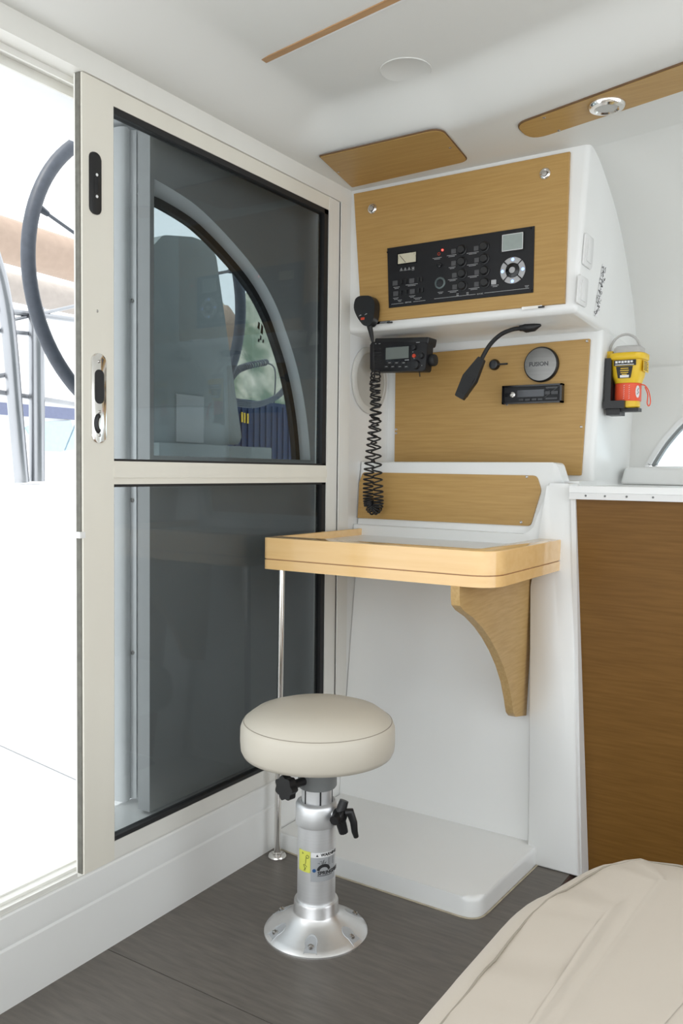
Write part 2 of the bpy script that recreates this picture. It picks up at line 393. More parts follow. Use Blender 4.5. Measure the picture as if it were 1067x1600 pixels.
# ------------------------------------------------------------------ sliding door
d1 = sthing('door_1', 'cream aluminium sliding door with two tinted panes', 'door', (XL-0.02, 1.65, 0.19))
MD = SIDE(XL)
G().box(1.1815, 1.2645, 0.192, 1.85, -0.022, 0, MD, bev=0.0015).build('stile', 'cream', d1)
G().box(2.088, 2.134, 0.192, 1.85, -0.036, 0, MD, bev=0.002).build('stile', 'cream2', d1)
G().box(1.2645, 2.088, 0.192, 0.232, -0.036, -0.001, MD, bev=0.002).build('rail', 'cream2', d1)
G().box(1.2645, 2.088, 1.812, 1.85, -0.036, -0.001, MD, bev=0.002).build('rail', 'cream', d1)
g = G(); g.box(1.2645, 2.088, 1.016, 1.066, -0.036, -0.001, MD, bev=0.002)
g.box(1.2645, 2.088, 1.030, 1.055, -0.001, 0.0015, MD, bev=0.001); g.build('rail', 'cream', d1)
G().box(1.179, 1.1825, 0.192, 1.85, -0.018, -0.005, MD).build('brush_seal', 'seal_grey', d1)
G().box(1.1785, 1.1820, 0.192, 1.85, -0.022, -0.018, MD).build('edge_trim', 'cream2', d1)
G().box(1.172, 1.186, 0.905, 0.918, -0.022, 0.001, MD, bev=0.001).build('seal_clip', 'plastic_white', d1)
for (z0, z1) in ((0.232, 1.016), (1.066, 1.812)):
    g = G(); t = 0.009
    g.box(1.2645, 2.088, z0, z0+(t if z0 < 1 else 0.005), -0.024, -0.003, MD); g.box(1.2645, 2.088, z1-(0.006 if z1 < 1.1 else 0.014), z1, -0.024, -0.003, MD)
    g.box(2.068, 2.088, z0, z1, -0.024, -0.003, MD); g.box(1.2645, 1.2675, z0, z1, -0.024, -0.003, MD)
    g.build('gasket', 'rubber', d1)
    G().box(1.266, 2.07, z0+0.004, z1-0.004, -0.016, -0.011, MD).build('pane', 'tinted_glass', d1)
# black recessed latch
g = G(); uv = lambda x, y: (on(x, y, 0, XL).y, on(x, y, 0, XL).z)
a = uv(139, 332); c = uv(157, 242)
lt = G().prism(rrect(a[0], c[0], a[1], c[1], 0.0125), 0, 0.003, MD, 0.001, 2, True).build('latch_plate', 'black', d1, label='black latch plate on the stile')
cu, cv = (a[0]+c[0])/2, (a[1]+c[1])/2
G().prism(rrect(cu-.004, cu+.006, cv-.02, cv+.012, .003), 0.0031, 0.0034, MD).build('latch_slot', 'black_gloss', lt)
screws([(cu+.003, cv+.018), (cu+.003, cv-.026)], MD @ Matrix.Translation((0, 0, .003)), lt, 0.0032, 'plastic_white')
# steel lock plate
a = uv(142, 692); c = uv(165, 554)
lk = G().prism(rrect(a[0], c[0], a[1], c[1], 0.018), 0, 0.003, MD, 0.001, 2, True).build('lock_plate', 'chrome', d1, label='polished steel lock plate on the stile')
cu = (a[0]+c[0])/2; H = c[1]-a[1]
G().prism(rrect(cu-.012, cu+.013, a[1]+H*.44, a[1]+H*.82, .0115), 0.0031, 0.0035, MD).build('finger_pull', 'black_gloss', lk)
g = G(); g.tube([MD @ Vector((cu-.001+.008*math.cos(t), a[1]+H*.22+.016*math.sin(t), .003)) for t in [math.radians(90+k*18) for k in range(11)]], .0055, 8); g.build('key_slot', 'black', lk)
screws([(cu, a[1]+H*.91), (cu+.001, a[1]+H*.35), (cu+.001, a[1]+H*.09)], MD @ Matrix.Translation((0, 0, .003)), lk, 0.0035)
screws([uv(152, 486)], MD, d1, 0.003)

# ------------------------------------------------------------------ tower with the locker
wb = sthing('wall_back', 'white moulded tower carrying the wooden locker above the chart table', 'wall', (-1.0, 2.5, 0))
g = G(); yb = 2.95
g.hexa([(-1.43, 2.203, 1.472), (-0.688, 2.203, 1.472), (-0.688, yb, 1.437), (-1.43, yb, 1.437),
        (-1.43, 2.203, 1.93), (-0.662, 2.203, 1.93), (-0.662, yb, 1.93), (-1.43, yb, 1.93)], 0.016, 4)
g.build('locker_housing', 'grp', wb, smooth=50)
g = G()
g.hexa([(-1.43, 2.452, 1.0), (-0.706, 2.452, 1.0), (-0.706, yb, 1.0), (-1.43, yb, 1.0),
        (-1.43, 2.452, 1.47), (-0.688, 2.452, 1.47), (-0.688, yb, 1.47), (-1.43, yb, 1.47)], 0.016, 4)
g.build('tower_body', 'grp', wb, smooth=50)
# side liner: curved coachroof side beyond the tower
prof = [(2.14, 1.905), (2.24, 1.897), (2.33, 1.872), (2.49, 1.80), (2.63, 1.70), (2.764, 1.57), (2.835, 1.455), (2.855, 1.40), (2.845, 1.392), (2.85, 1.385), (2.845, 1.25), (2.84, 1.0)]
pc = bez([(p[0], p[1], 0) for p in prof], 4)
wr = sthing('wall_right', 'white curved coachroof side with a moulded seam beside the tower', 'wall', (0, 2.6, 1.0))
g = G()
g.grid(30, len(pc)-1, lambda i, j: Vector((-0.75+2.2*i, pc[int(round(j*(len(pc)-1)))][0]-0.20*(2.2*i-0.09), pc[int(round(j*(len(pc)-1)))][1])))
# window opening is cut by leaving faces out further down
Mw = frame((-0.66, 2.843, 0), (1, -0.20, 0), (0, 0, 1))
def wl_uv(x, y):   # photo pixel -> u, z on the lower side wall
    c = Vector((x-W_/2, y-H_/2, F_)); d = Vector((AX.dot(c), AY.dot(c), AZ.dot(c)))
    n = Vector((0.20, 1, 0)).normalized(); p0 = Vector((-0.66, 2.843, 0)); t = (p0-CAM).dot(n)/d.dot(n); q = CAM+d*t
    return ((q-p0).dot(Vector((1, -0.20, 0)).normalized()), q.z)
dead = [f for f in g.bm.faces if f.calc_center_median().z < 1.385]
bmesh.ops.delete(g.bm, geom=dead, context='FACES')
g.build('headliner', 'liner', wr, smooth=60)
# lower wall with window
k0 = wl_uv(1008, 728); k1 = wl_uv(1067, 652)
wz0, wz1 = 1.077, 1.335
arcw = bez([(k0[0], wz0, 0), (k0[0]+(k1[0]-k0[0])*.42, wz0+(k1[1]-wz0)*.52, 0), (k1[0], k1[1], 0), (k1[0]+.10, 1.298, 0), (k1[0]+.22, wz1, 0), (k1[0]+.6, wz1, 0)], 5)
arcw = [(p[0], p[1]) for p in arcw]; uR = arcw[-1][0]
g = G(); b = bmesh.new()
topl = [b.verts.new((p[0], 1.392, 0)) for p in arcw]; bot = [b.verts.new((p[0], p[1], 0)) for p in arcw]; bk = [b.verts.new((p[0], p[1], -.03)) for p in arcw]
for k in range(len(arcw)-1):
    b.faces.new((bot[k], bot[k+1], topl[k+1], topl[k])); b.faces.new((bot[k], bot[k+1], bk[k+1], bk[k]))
q = [b.verts.new(p) for p in ((-0.2, 1.0, 0), (uR, 1.0, 0), (uR, wz0, 0), (k0[0], wz0, 0), (-0.2, wz0, 0), (-0.2, 1.392, 0), (k0[0], 1.392, 0))]
b.faces.new((q[0], q[1], q[2], q[3], q[4])); b.faces.new((q[4], q[3], q[6], q[5]))
q2 = [b.verts.new(p) for p in ((uR, 1.0, 0), (uR+1.0, 1.0, 0), (uR+1.0, 1.392, 0), (uR, 1.392, 0))]; b.faces.new(q2)
g._merge(b, Mw); g.build('side_panel', 'liner', wr)
w2 = sthing('window_2', 'arched side window with black edge above the worktop ledge', 'window', tuple(Mw @ Vector((k1[0], wz0, 0))))
ins = [(p[0]+.012, p[1]-.008) for p in arcw]; ins[0] = (arcw[0][0]+.022, wz0+.004)
g = G(); b = ring(ins, arcw, -0.02, 0.006); g._merge(b, Mw); g.build('window_frame', 'plastic_white', w2)
ins2 = [(p[0]+.008, p[1]-.006) for p in ins]; ins2[0] = (ins[0][0]+.014, wz0+.006)
g = G(); b = ring(ins2, ins, -0.02, -0.004); g._merge(b, Mw); g.build('rubber_seal', 'grey_paint', w2)
g = G(); g.prism(ins2+[(uR, wz0)], -0.018, -0.014, Mw); g.build('pane', 'clear_glass', w2)

# ------------------------------------------------------------------ worktop and veneered cabinet on the right
cab = thing('galley_cabinet', 'shade-darkened beech veneer cabinet with white corner trim under the worktop', 'cabinet', (0.2, 2.4, 0))
G().box(-0.692, 1.5, -0.03, 0.9825, -0.14, -0.001, FRONT(2.235)).build('carcass', 'grp', cab)
G().box(-0.690, 1.5, -0.02, 0.9825, 0, 0.004, FRONT(2.235)).build('veneer_panel', 'beech_shaded', cab)
g = G(); g.hexa([(-0.636, 2.17, -0.03), (-0.626, 2.17, -0.03), (-0.626, 2.25, -0.03), (-0.636, 2.25, -0.03),
                 (-0.699, 2.225, 0.992), (-0.686, 2.225, 0.992), (-0.686, 2.26, 0.992), (-0.699, 2.26, 0.992)]); g.build('corner_trim', 'plastic_white', cab)
wt = thing('worktop', 'white moulded worktop with a flat lip above the shade-darkened veneer', 'worktop', (0.2, 2.4, 0.98))
g = G(); g.prism([(-0.70, 2.215), (1.5, 2.215), (1.5, 2.385), (-0.70, 2.825)], 1.0005, 1.018, I4, bev=0.007, seg=3); g.build('worktop_surface', 'grp', wt)
g = G(); g.box(-0.699, 1.5, 0.983, 1.0, 0, 0.022, FRONT(2.235), bev=0.003); lp = g.build('front_lip', 'plastic_white', wt)
screws([(-.655, .993), (-.605, .993), (-.55, .993), (-.485, .993)], FRONT(2.2125), wt, 0.0028, 'grey_paint')
g = G(); p0 = on(985, 745, 2, 1.03)
g.hexa([(-0.695, 2.70, 1.0185), (1.4, 2.28, 1.0185), (1.4, 2.38, 1.0185), (-0.70, 2.82, 1.0185), (-0.685, 2.725, 1.073), (1.4, 2.305, 1.073), (1.4, 2.39, 1.073), (-0.70, 2.82, 1.073)], 0.012, 3)
tag(g.build('window_ledge', 'grp', smooth=50), 'raised white moulded ledge below the arched side window', 'ledge')

# ------------------------------------------------------------------ desk base moulding with footrest
db = thing('desk_base_moulding', 'white moulded desk pedestal with a low footrest platform', 'pedestal', (-1.05, 2.2, 0))
def lean(k, y0=2.165):
    return lambda co: Vector((co.x, co.y, co.z-(k*co.y) if co.z > -0.12 else co.z))
def Mz(y0): return FRONT(y0)
# recessed front panel
g = G(); g.prism([(-1.389, 0), (-0.72, 0), (-0.72, 0.86), (-1.389, 0.86)], -0.15, 0.0, FRONT(2.172), 0.0, fn=lean(0.118)); g.build('recess_panel', 'grp', db)
# column on the right
g = G(); g.prism(round_poly([(-0.770, 0), (-0.630, 0), (-0.703, 1.024), (-0.768, 1.024), (-0.800, 0.74)], [0, 0, .008, .008, 0]), -0.15, 0.0, FRONT(2.150), 0.016, 4, True, fn=lean(0.085)); g.build('column', 'grp', db, smooth=50)
# surround under and beside the wooden back panel
p1 = on(857, 752, 1, 2.245); p2 = on(830, 835, 1, 2.245)
g = G(); g.prism(round_poly([(-1.389, 0.78), (-0.72, 0.78), (-0.716, 1.024), (p1.x, 1.024), (p2.x, p2.z), (-1.389, p2.z+.004)], [0, 0, .004, .012, .03, 0]), -0.10, 0.0, FRONT(2.165), 0.007, 3, True, fn=lean(0.085)); g.build('surround', 'grp', db, smooth=50)
g = G(); g.prism(round_poly([(-1.389, 0.80), (-0.735, 0.80), (-0.735, 1.02), (-0.757, 1.081), (-1.389, 1.081)], [0, 0, .006, .018, 0]), -0.06, 0.0, FRONT(2.188), 0.010, 3, True, fn=lean(0.085)); g.build('backboard', 'grp', db, smooth=50)
G().box(-1.389, -0.70, 2.30, 2.47, 1.0, 1.03).build('shelf', 'grp', db)
# footrest platform
out = round_poly([(-1.389, 1.85), (-1.31, 1.842), (-1.19, 1.806), (-0.762, 1.80), (-0.745, 2.19), (-1.389, 2.19)], [0, .03, .05, .05, 0, 0], 8)
g = G(); g.prism(out, 0.0, 0.05, I4, 0.013, 4, True)
inn_ = round_poly([(-1.36, 1.845), (-0.80, 1.845), (-0.79, 2.15), (-1.36, 2.15)], [.03, .05, .03, .03], 8)
g.build('footrest', 'grp', db, smooth=50)
g = G(); g.tube([Vector((p[0], p[1], 0.0012)) for p in round_poly([(-1.386, 1.847), (-1.31, 1.839), (-1.19, 1.803), (-0.759, 1.797), (-0.742, 2.165)], [0, .03, .05, .05, 0], 8)[0:]], 0.0022, 6); g.build('sealant_bead', 'sealant', db)

# ================================================================== THINGS
FP = FRONT(2.203)
# locker door
ld = thing('locker_door', 'beech locker door holding the black switch panel', 'locker door', (-1.04, 2.2, 1.49))
q = [on(*p, 1, 2.195) for p in ((565, 505), (882, 474), (890, 237), (553, 303))]
g = G(); g.prism([(a.x, a.z) for a in q], 0.0, 0.010, FP, 0.0012, 1, True); g.build('door_panel', 'beech', ld)
MP = FRONT(2.193)
for (x, y) in ((581, 326), (851, 271)):
    p = on(x, y, 1, 2.19); M = MP @ Matrix.Translation((p.x, p.z, 0))
    g = G(); g.lathe([(0.0155, 0), (0.0155, .002), (.013, .005), (.0095, .006), (.0095, .003), (0, .003)], M, 24); kb = g.build('lock_knob', 'chrome', ld)
    g = G(); g.lathe([(.0085, .003), (.0075, .008), (0, .009)], M, 20); g.build('lock_barrel', 'chrome_dim', kb)
for (x, y) in ((597, 504), (831, 480)):
    p = on(x, y, 1, 2.19); M = MP @ Matrix.Translation((p.x, p.z, 0))
    g = G(); g.box(-.028, .028, -.004, .003, -.008, .004, M, .0008); hg = g.build('hinge', 'chrome', ld)
    g = G(); g.box(.018, .034, -.004, .0, .0, .006, M, .001); g.build('hinge_pin', 'black', hg)

# electrical switch panel
sp = thing('switch_panel', 'black electrical switch panel with meter, display and round dial', 'control panel', (-1.03, 2.19, 1.53))
q = [on(*p, 1, 2.191) for p in ((607, 482), (835, 456), (833, 353), (602, 389))]
u0, u1, v0, v1 = (q[0].x+q[3].x)/2, (q[1].x+q[2].x)/2, (q[0].z+q[1].z)/2, (q[2].z+q[3].z)/2
G().prism([(u0+.008, v0), (u1, v0), (u1, v1), (u0, v1)], 0, 0.0035, MP, .0008, 1, True).build('face_plate', 'panel_black', sp)
MS = FRONT(2.1893)
# crop pixel -> panel u,v ; crop box is [590,340]..[850,490] at 1067/260
def sw(x, y): p = on(590+x/4.104, 340+y/4.104, 1, 2.189); return p.x, p.z
def plate(nm, m, x0, y0, x1, y1, h=.0008, par=sp, r=.001, lab=None):
    a = sw(x0, y1); c = sw(x1, y0); return G().prism(rrect(a[0], c[0], a[1], c[1], r, 3), 0, h, MS).build(nm, m, par, label=lab)
# analogue meter
a = sw(131, 297); c = sw(246, 225); a = (a[0], sw(190, 290)[1]); c = (c[0], sw(190, 228)[1])
G().box(a[0]-.003, c[0]+.003, a[1]-.003, c[1]+.003, 0, .001, MS).build('meter_bezel', 'black_gloss', sp)
mt = G().box(a[0], c[0], a[1], c[1], 0, .0014, MS).build('meter_face', 'meter_face', sp, label='cream analogue meter face')
g = G(); mM = MS @ Matrix.Translation((0, 0, .0016)); cu = (a[0]+c[0])/2; cv = a[1]
g.tube([mM @ Vector((cu-.004, cv+.002, 0)), mM @ Vector((cu-.022, cv+.022, 0))], .0007, 5)
for k in range(9):
    t = math.radians(35+k*13.5); g.tube([mM @ Vector((cu+.034*math.cos(t), cv-.004+.034*math.sin(t), 0)), mM @ Vector((cu+.0375*math.cos(t), cv-.004+.0375*math.sin(t), 0))], .0005, 4)
g.build('meter_needle', 'ink', mt)
# warning triangles
g = G()
for k in range(4):
    x, y = sw(152+25*k, 336-3*k); s = .0055
    if k < 3: g.tube([MS @ Vector((x+s*math.cos(t), y+s*math.sin(t), .0006)) for t in (math.pi/2, math.pi*7/6, math.pi*11/6)], .0006, 4, closed=True); g.box(x-.0006, x+.0006, y-.002, y+.002, 0, .001, MS)
    else: g.tube([MS @ Vector((x+a_, y+b_, .0006)) for a_, b_ in ((-.003, -.0045), (.003, -.0045), (.003, .0045), (-.003, .0045))], .0006, 4, closed=True); g.box(x-.0012, x+.0012, y-.0012, y+.002, 0, .001, MS)
g.build('warning_symbols', 'print_white', sp)
# breakers with icon squares
for (x, y) in ((112, 420), (219, 405), (116, 488), (222, 474)):
    plate('breaker_icon', 'icon_grey', x-16, y-17, x+16, y+17)
for (x, y) in ((154, 412), (182, 409), (262, 398), (282, 396), (150, 482), (184, 478), (264, 467), (288, 464)):
    u, v = sw(x, y); G().box(u-.0035, u+.0035, v-.006, v+.006, 0, .004, MS, .001).build('rocker_switch', 'black', sp)
# column of push knobs
for (x, y) in ((540, 208), (541, 285), (543, 361), (545, 438), (684, 187), (685, 265), (687, 342), (689, 418)):
    u, v = sw(x, y); M = MS @ Matrix.Translation((u, v, 0))
    g = G(); g.lathe([(.0145, 0), (.0145, .002), (.0118, .003), (.0112, .010), (.0095, .0118), (0, .0118)], M, 20); g.build('push_knob', 'black', sp)
for (x, y) in ((487, 216), (487, 293), (492, 370), (494, 445), (632, 197), (635, 273), (636, 350), (634, 428)):
    plate('circuit_icon', 'icon_grey', x-15, y-17, x+15, y+17)
plate('circuit_icon', 'icon_light', 728, 397, 760, 430)
# key switch, socket, lamp
u, v = sw(396, 307); g = G(); g.cyl(u, v, 0, .006, .007, MS, 16, .001); g.box(u-.002, u+.010, v-.002, v+.002, .006, .009, MS); g.build('toggle_switch', 'black_gloss', sp)
u, v = sw(401, 420); M = MS @ Matrix.Translation((u, v, 0))
sk = G().lathe([(.0165, 0), (.0165, .0025), (.0145, .004), (.0120, .004), (.0115, .0005), (0, .0005)], M, 28).build('power_socket', 'teal_ring', sp)
G().lathe([(.0115, .0008), (0, .0008)], M, 20).build('socket_hole', 'black_gloss', sk)
u, v = sw(416, 208); G().lathe([(.0028, 0), (.0026, .002), (0, .0032)], MS @ Matrix.Translation((u, v, 0)), 12).build('indicator_lamp', 'led_red', sp, label='glowing red indicator')
u, v = sw(393, 233); g = G(); g.tube([MS @ Vector((u+.0038*math.cos(k*.6283), v+.0038*math.sin(k*.6283), .0006)) for k in range(10)], .0006, 4, closed=True); g.build('power_symbol', 'red', sp)
# display
a = sw(798, 208); c = sw(934, 108); a = (a[0], sw(866, 208)[1]-.001); c = (c[0], sw(866, 106)[1]+.001)
ds = G().prism(rrect(a[0]-.003, c[0]+.003, a[1]-.003, c[1]+.003, .002, 3), 0, .002, MS).build('display_bezel', 'black_gloss', sp)
G().prism(rrect(a[0], c[0], a[1], c[1], .001, 2), .002, .0024, MS).build('display_border', 'label_white', ds)
G().prism(rrect(a[0]+.0015, c[0]-.0015, a[1]+.0015, c[1]-.0015, .001, 2), .0024, .0028, MS).build('display_screen', 'lcd', ds)
# round dial pad
u, v = sw(867, 339); M = MS @ Matrix.Translation((u, v, 0))
for k in range(4):
    a0 = math.radians(45+90*k+3); a1 = math.radians(135+90*k-3); n = 8; ro, ri = .0355, .0205
    pts = [(ro*math.cos(a0+(a1-a0)*i/n), ro*math.sin(a0+(a1-a0)*i/n)) for i in range(n+1)]+[(ri*math.cos(a1-(a1-a0)*i/n), ri*math.sin(a1-(a1-a0)*i/n)) for i in range(n+1)]
    sg = G().prism(pts, 0, .003, M, .0006, 1, True).build('dial_segment', 'dial_silver', sp)
    am = (a0+a1)/2; G().lathe([(.0045, .003), (.004, .0036), (0, .0038)], M @ Matrix.Translation((.029*math.cos(am), .029*math.sin(am), 0)), 8).build('segment_light', 'led_blue', sg)
G().lathe([(.0200, 0), (.0195, .005), (.011, .0075), (.0105, .005), (0, .005)], M, 28).build('dial_ring', 'black_gloss', sp)
G().lathe([(.0090, .005), (.0082, .0075), (0, .008)], M, 20).build('dial_button', 'dial_silver', sp)
# printed captions
g = G()
for (x, y, w) in ((122, 450, 40), (219, 432, 78), (117, 520, 36), (222, 506, 40), (142, 533, 28), (257, 519, 52), (382, 262, 58), (475, 245, 62), (610, 228, 78), (478, 322, 44), (608, 304, 70), (481, 400, 60), (614, 378, 70), (484, 474, 66), (618, 456, 70), (753, 438, 48), (404, 482, 36), (957, 441, 28)):
    for dy, f in ((-4, 1), (4, .65)):
        a = sw(x-w*f/2, y+dy); c = sw(x+w*f/2, y+dy); vv = (a[1]+c[1])/2; nseg = max(3, int(w*f/7))
        for k in range(nseg):
            ua = a[0]+(c[0]-a[0])*k/nseg; ub = a[0]+(c[0]-a[0])*(k+.75)/nseg
            g.box(ua, ub, vv-.0007, vv+.0007, 0, .0003, MS)
g.build('caption_lines', 'icon_light', sp, kind='stuff')
g = G()
for (xa, xb, y) in ((88, 165, 552), (228, 306, 535), (362, 628, 506), (684, 970, 468)):
    a = sw(xa, y+4); c = sw(xb, y-4); vv = (a[1]+c[1])/2
    va = sw((xa+xb)/2, y)[1]; g.box(a[0], c[0], va-.0004, va+.0004, 0, .0003, MS)
u, v = sw(196, 543); g.text('230 V AC', .0052, MS @ Matrix.Translation((u, v, .0003)))
u, v = sw(656, 489); g.text('12 V DC', .0052, MS @ Matrix.Translation((u, v, .0003)))
for (x, y) in ((512, 489), (512, 499), (576, 481), (576, 490)):
    u, v = sw(x, y); g.box(u-.0035, u+.0035, v-.0006, v+.0006, 0, .0003, MS)
g.build('bus_lines', 'print_white', sp)
screws([sw(64, 222), sw(985, 66), sw(990, 466)], MS, sp, .003, 'black_gloss')

# ------------------------------------------------------------------ handheld microphone with coiled cord
YM = 2.165
mc = thing('handset_microphone', 'black handset microphone with coiled cord hanging on the locker door', 'microphone', tuple(on(572, 505, 1, YM)))
FM = FRONT(YM)
pm = lambda x, y: on(x, y, 1, YM)
outl = [(572, 463), (582, 464), (588, 473), (588, 488), (586, 500), (581, 509), (573, 510), (567, 505), (560, 494), (556, 482), (558, 469), (564, 464)]
pts = bez([(pm(x, y).x, pm(x, y).z, 0) for x, y in outl+outl[:1]], 3)[:-1]
g = G(); g.prism([(p[0], p[1]) for p in pts], -0.018, 0.012, FM, .008, 4, False); g.build('microphone_body', 'black', mc, smooth=60)
g = G(); p = pm(570, 499); g.box(p.x-.006, p.x+.006, p.z-.0035, p.z+.0035, .011, .0135, FM, .001); g.build('transmit_button', 'red', mc)
g = G()
for (x, y) in ((566, 494), (575, 492)):
    p = pm(x, y); g.prism([(p.x-.005, p.z-.002), (p.x+.005, p.z+.001), (p.x+.001, p.z+.002)], .0115, .0128, FM)
g.build('button_mark', 'print_white', mc)
# strain relief and straight lead
A = [pm(577, 508), pm(580, 522), pm(582, 534)]
g = G(); g.tube(bez(A, 6), [.0095-.0055*k/12 for k in range(13)], 10)
g.build('strain_relief', 'rubber', mc)
YC = 2.215
pcord = lambda x, y, d=0: on(x, y, 1, YC+d)
lead = bez([pm(582, 532), on(583, 550, 1, 2.185), on(584, 570, 1, 2.195), on(585, 588, 1, 2.215)], 8)
def helix(path, r, turns, wire, ph=0):
    P = []; n = len(path)-1; N = int(turns*12)
    for i in range(N+1):
        t = i/N*n; k = min(int(t), n-1); q = path[k].lerp(path[k+1], t-k); a = 2*math.pi*turns*i/N+ph
        rr = r if not callable(r) else r(i/N)
        tan = (path[k+1]-path[k]).normalized(); e1 = Vector((1, 0, 0)); e1 = (e1-tan*e1.dot(tan)).normalized(); e2 = tan.cross(e1)
        P.append(q+(e1*math.cos(a)+e2*math.sin(a))*rr)
    return P
pa = bez([pcord(585, 590), pcord(586, 640), pcord(581, 690), pcord(576, 740), pcord(575, 775), pcord(577, 790)], 10)
pb = bez([pcord(577, 790), pcord(583, 797), pcord(590, 792), pcord(591, 775), pcord(589, 740), pcord(587, 690), pcord(588, 640), pcord(586, 600), on(588, 580, 1, 2.24)], 10)
ha = helix(pa, lambda t: .0145 if t > .05 else .0145*t/.05, 27, .003)
hb = helix(pb, lambda t: .0145*min(1, t/.04, (1-t)/.04), 30, .003)
g = G(); g.tube(lead+ha+hb, .0026, 6); g.build('coiled_cord', 'rubber', mc, smooth=80)

# ------------------------------------------------------------------ marine radio
YR = 2.255
ra = thing('marine_radio', 'black marine radio with grey screen hung under the locker', 'radio', tuple(on(625, 582, 1, YR)))
FR = FRONT(YR)
pr = lambda x, y, Y=YR: on(x, y, 1, Y)
pts = round_poly([(pr(x, y).x, pr(x, y).z) for x, y in ((578, 581), (664, 580), (668, 534), (578, 534))], .009, 4)
g = G(); g.prism(pts, -0.04, 0.0, FR, .005, 3, True); g.build('radio_body', 'panel_black', ra, smooth=50)
ptb = round_poly([(pr(x, y).x, pr(x, y).z) for x, y in ((584, 540), (667, 540), (670, 526), (584, 528))], .006, 3)
g = G(); g.prism(ptb, -0.055, -0.004, FR, .003, 2, True); g.build('mounting_bracket', 'black', ra)
p = pr(670, 561); g = G(); g.lathe([(.0, 0.017), (.016, .016), (.018, .012), (.018, 0), (.01, -.012)], frame((p.x-.008, YR+.03, p.z), (0, 1, 0), (0, 0, 1)), 18); g.build('bracket_knob', 'rubber', ra)
a = pr(603, 562); c = pr(639, 541)
G().box(a.x-.004, c.x+.004, a.z-.010, c.z+.003, 0, .0015, FR, .0005).build('screen_bezel', 'black_gloss', ra)
G().box(a.x, c.x, a.z, c.z, .0015, .002, FR).build('screen', 'lcd_dark', ra)
for (x, y, r, m, nm) in ((648, 543, .0075, 'black', 'knob'), (659, 556, .0085, 'black', 'knob'), (650, 570, .0135, 'black', 'knob'), (647, 556, .0055, 'red', 'distress_button')):
    p = pr(x, y); G().lathe([(r*1.1, 0), (r, .003), (r*.9, .010 if nm == 'knob' else .003), (0, .011 if nm == 'knob' else .0035)], FR @ Matrix.Translation((p.x, p.z, 0)), 18).build(nm, m, ra)
for (x, y) in ((609, 567), (620, 567), (631, 567), (604, 573), (614, 573), (625, 573), (635, 573)):
    p = pr(x, y); bt = G().box(p.x-.0085, p.x+.0085, p.z-.004, p.z+.004, 0, .002, FR, .0008).build('key', 'black', ra)
    G().box(p.x-.004, p.x+.004, p.z-.0006, p.z+.0006, .002, .0023, FR).build('key_print', 'print_white', bt)
g = G()
for (x, y, w) in ((587, 537, .004), (593, 537, .006), (653, 535, .012), (645, 550, .003), (647, 560, .003), (659, 571, .003)):
    p = pr(x, y); g.box(p.x-w/2, p.x+w/2, p.z-.0006, p.z+.0006, 0, .0006, FR)
p = pr(636, 562); g.box(p.x-.007, p.x+.007, p.z-.0018, p.z-.0002, .0015, .0022, FR)
g.build('print', 'print_white', ra, kind='stuff')
g = G(); g.tube([pr(655, 579), on(656, 588, 1, YR+.03)], .002, 6); g.build('cable_tail', 'rubber', ra)
# speaker slots on the left
for k in range(5):
    p = pr(589, 546+k*5); G().box(p.x-.014, p.x+.016, p.z-.0012, p.z+.0012, 0, .0012, FR).build('speaker_slot', 'black_gloss', ra)

# ------------------------------------------------------------------ round grille on the side wall
MG = SIDE(XL+0.0005)
cc = on(573, 594, 0, XL); 
gr = thing('speaker_grille', 'round grey speaker grille on the white wall behind the radio', 'speaker', (XL, cc.y, cc.z-.09))
M = MG @ Matrix.Translation((cc.y+.012, cc.z, 0))
G().lathe([(.105, 0), (.105, .006), (.101, .009), (.088, .010), (.086, .008)], M, 40).build('rim', 'speaker_ring', gr)
G().lathe([(.086, .008), (.06, .010), (0, .011)], M, 40).build('grille', 'speaker_grey', gr)
G().box(.002, .014, -.0765, -.0735, .0105, .0109, M).build('maker_mark', 'icon_light', gr)

# ------------------------------------------------------------------ recess wood panel
YP = 2.450
rp = thing('instrument_panel', 'beech veneer panel in the recess behind lamp and stereo', 'wood panel', (-1.04, YP, 1.04))
q = [on(*p, 1, YP-.006) for p in ((616, 738), (908, 743), (922, 529), (618, 556))]
G().prism(round_poly([(a.x, a.z) for a in q], .004, 2), 0.0, .007, FRONT(YP), .001, 1, True).build('veneer_panel', 'beech', rp)
FQ = FRONT(YP-.007); pq = lambda x, y: on(x, y, 1, YP-.007)
screws([(pq(917, 533).x, pq(917, 533).z), (pq(908, 667).x, pq(908, 667).z), (pq(619, 671).x, pq(619, 671).z), (pq(619, 677).x, pq(619, 677).z), (pq(792, 632).x, pq(792, 632).z)], FQ, rp, .004)
# fusion disc
p = pq(847, 570); M = FQ @ Matrix.Translation((p.x, p.z, 0))
fd = thing('round_antenna_puck', 'dark round puck with silver lettering above the stereo', 'puck', tuple(p))
G().lathe([(.052, 0), (.052, .012), (.0495, .016), (.048, .0165)], M, 40).build('puck_rim', 'black', fd)
G().lathe([(.048, .0165), (.03, .0185), (0, .0192)], M, 40).build('puck_face', 'fusion', fd)
G().text('FUSION', .017, M @ Matrix.Translation((-.004, 0, .0192)), bold=.0004).build('lettering', 'black_gloss', fd)
# key switch
p = pq(773, 570); M = FQ @ Matrix.Translation((p.x, p.z, 0))
ks = thing('rotary_switch', 'small black rotary switch with lever on the beech panel', 'switch', tuple(p))
G().lathe([(.017, 0), (.017, .006), (.013, .013), (0, .014)], M, 20).build('switch_knob', 'black_gloss', ks)
G().box(.005, .045, -.003, .002, .008, .012, M, .001).build('lever', 'black', ks)
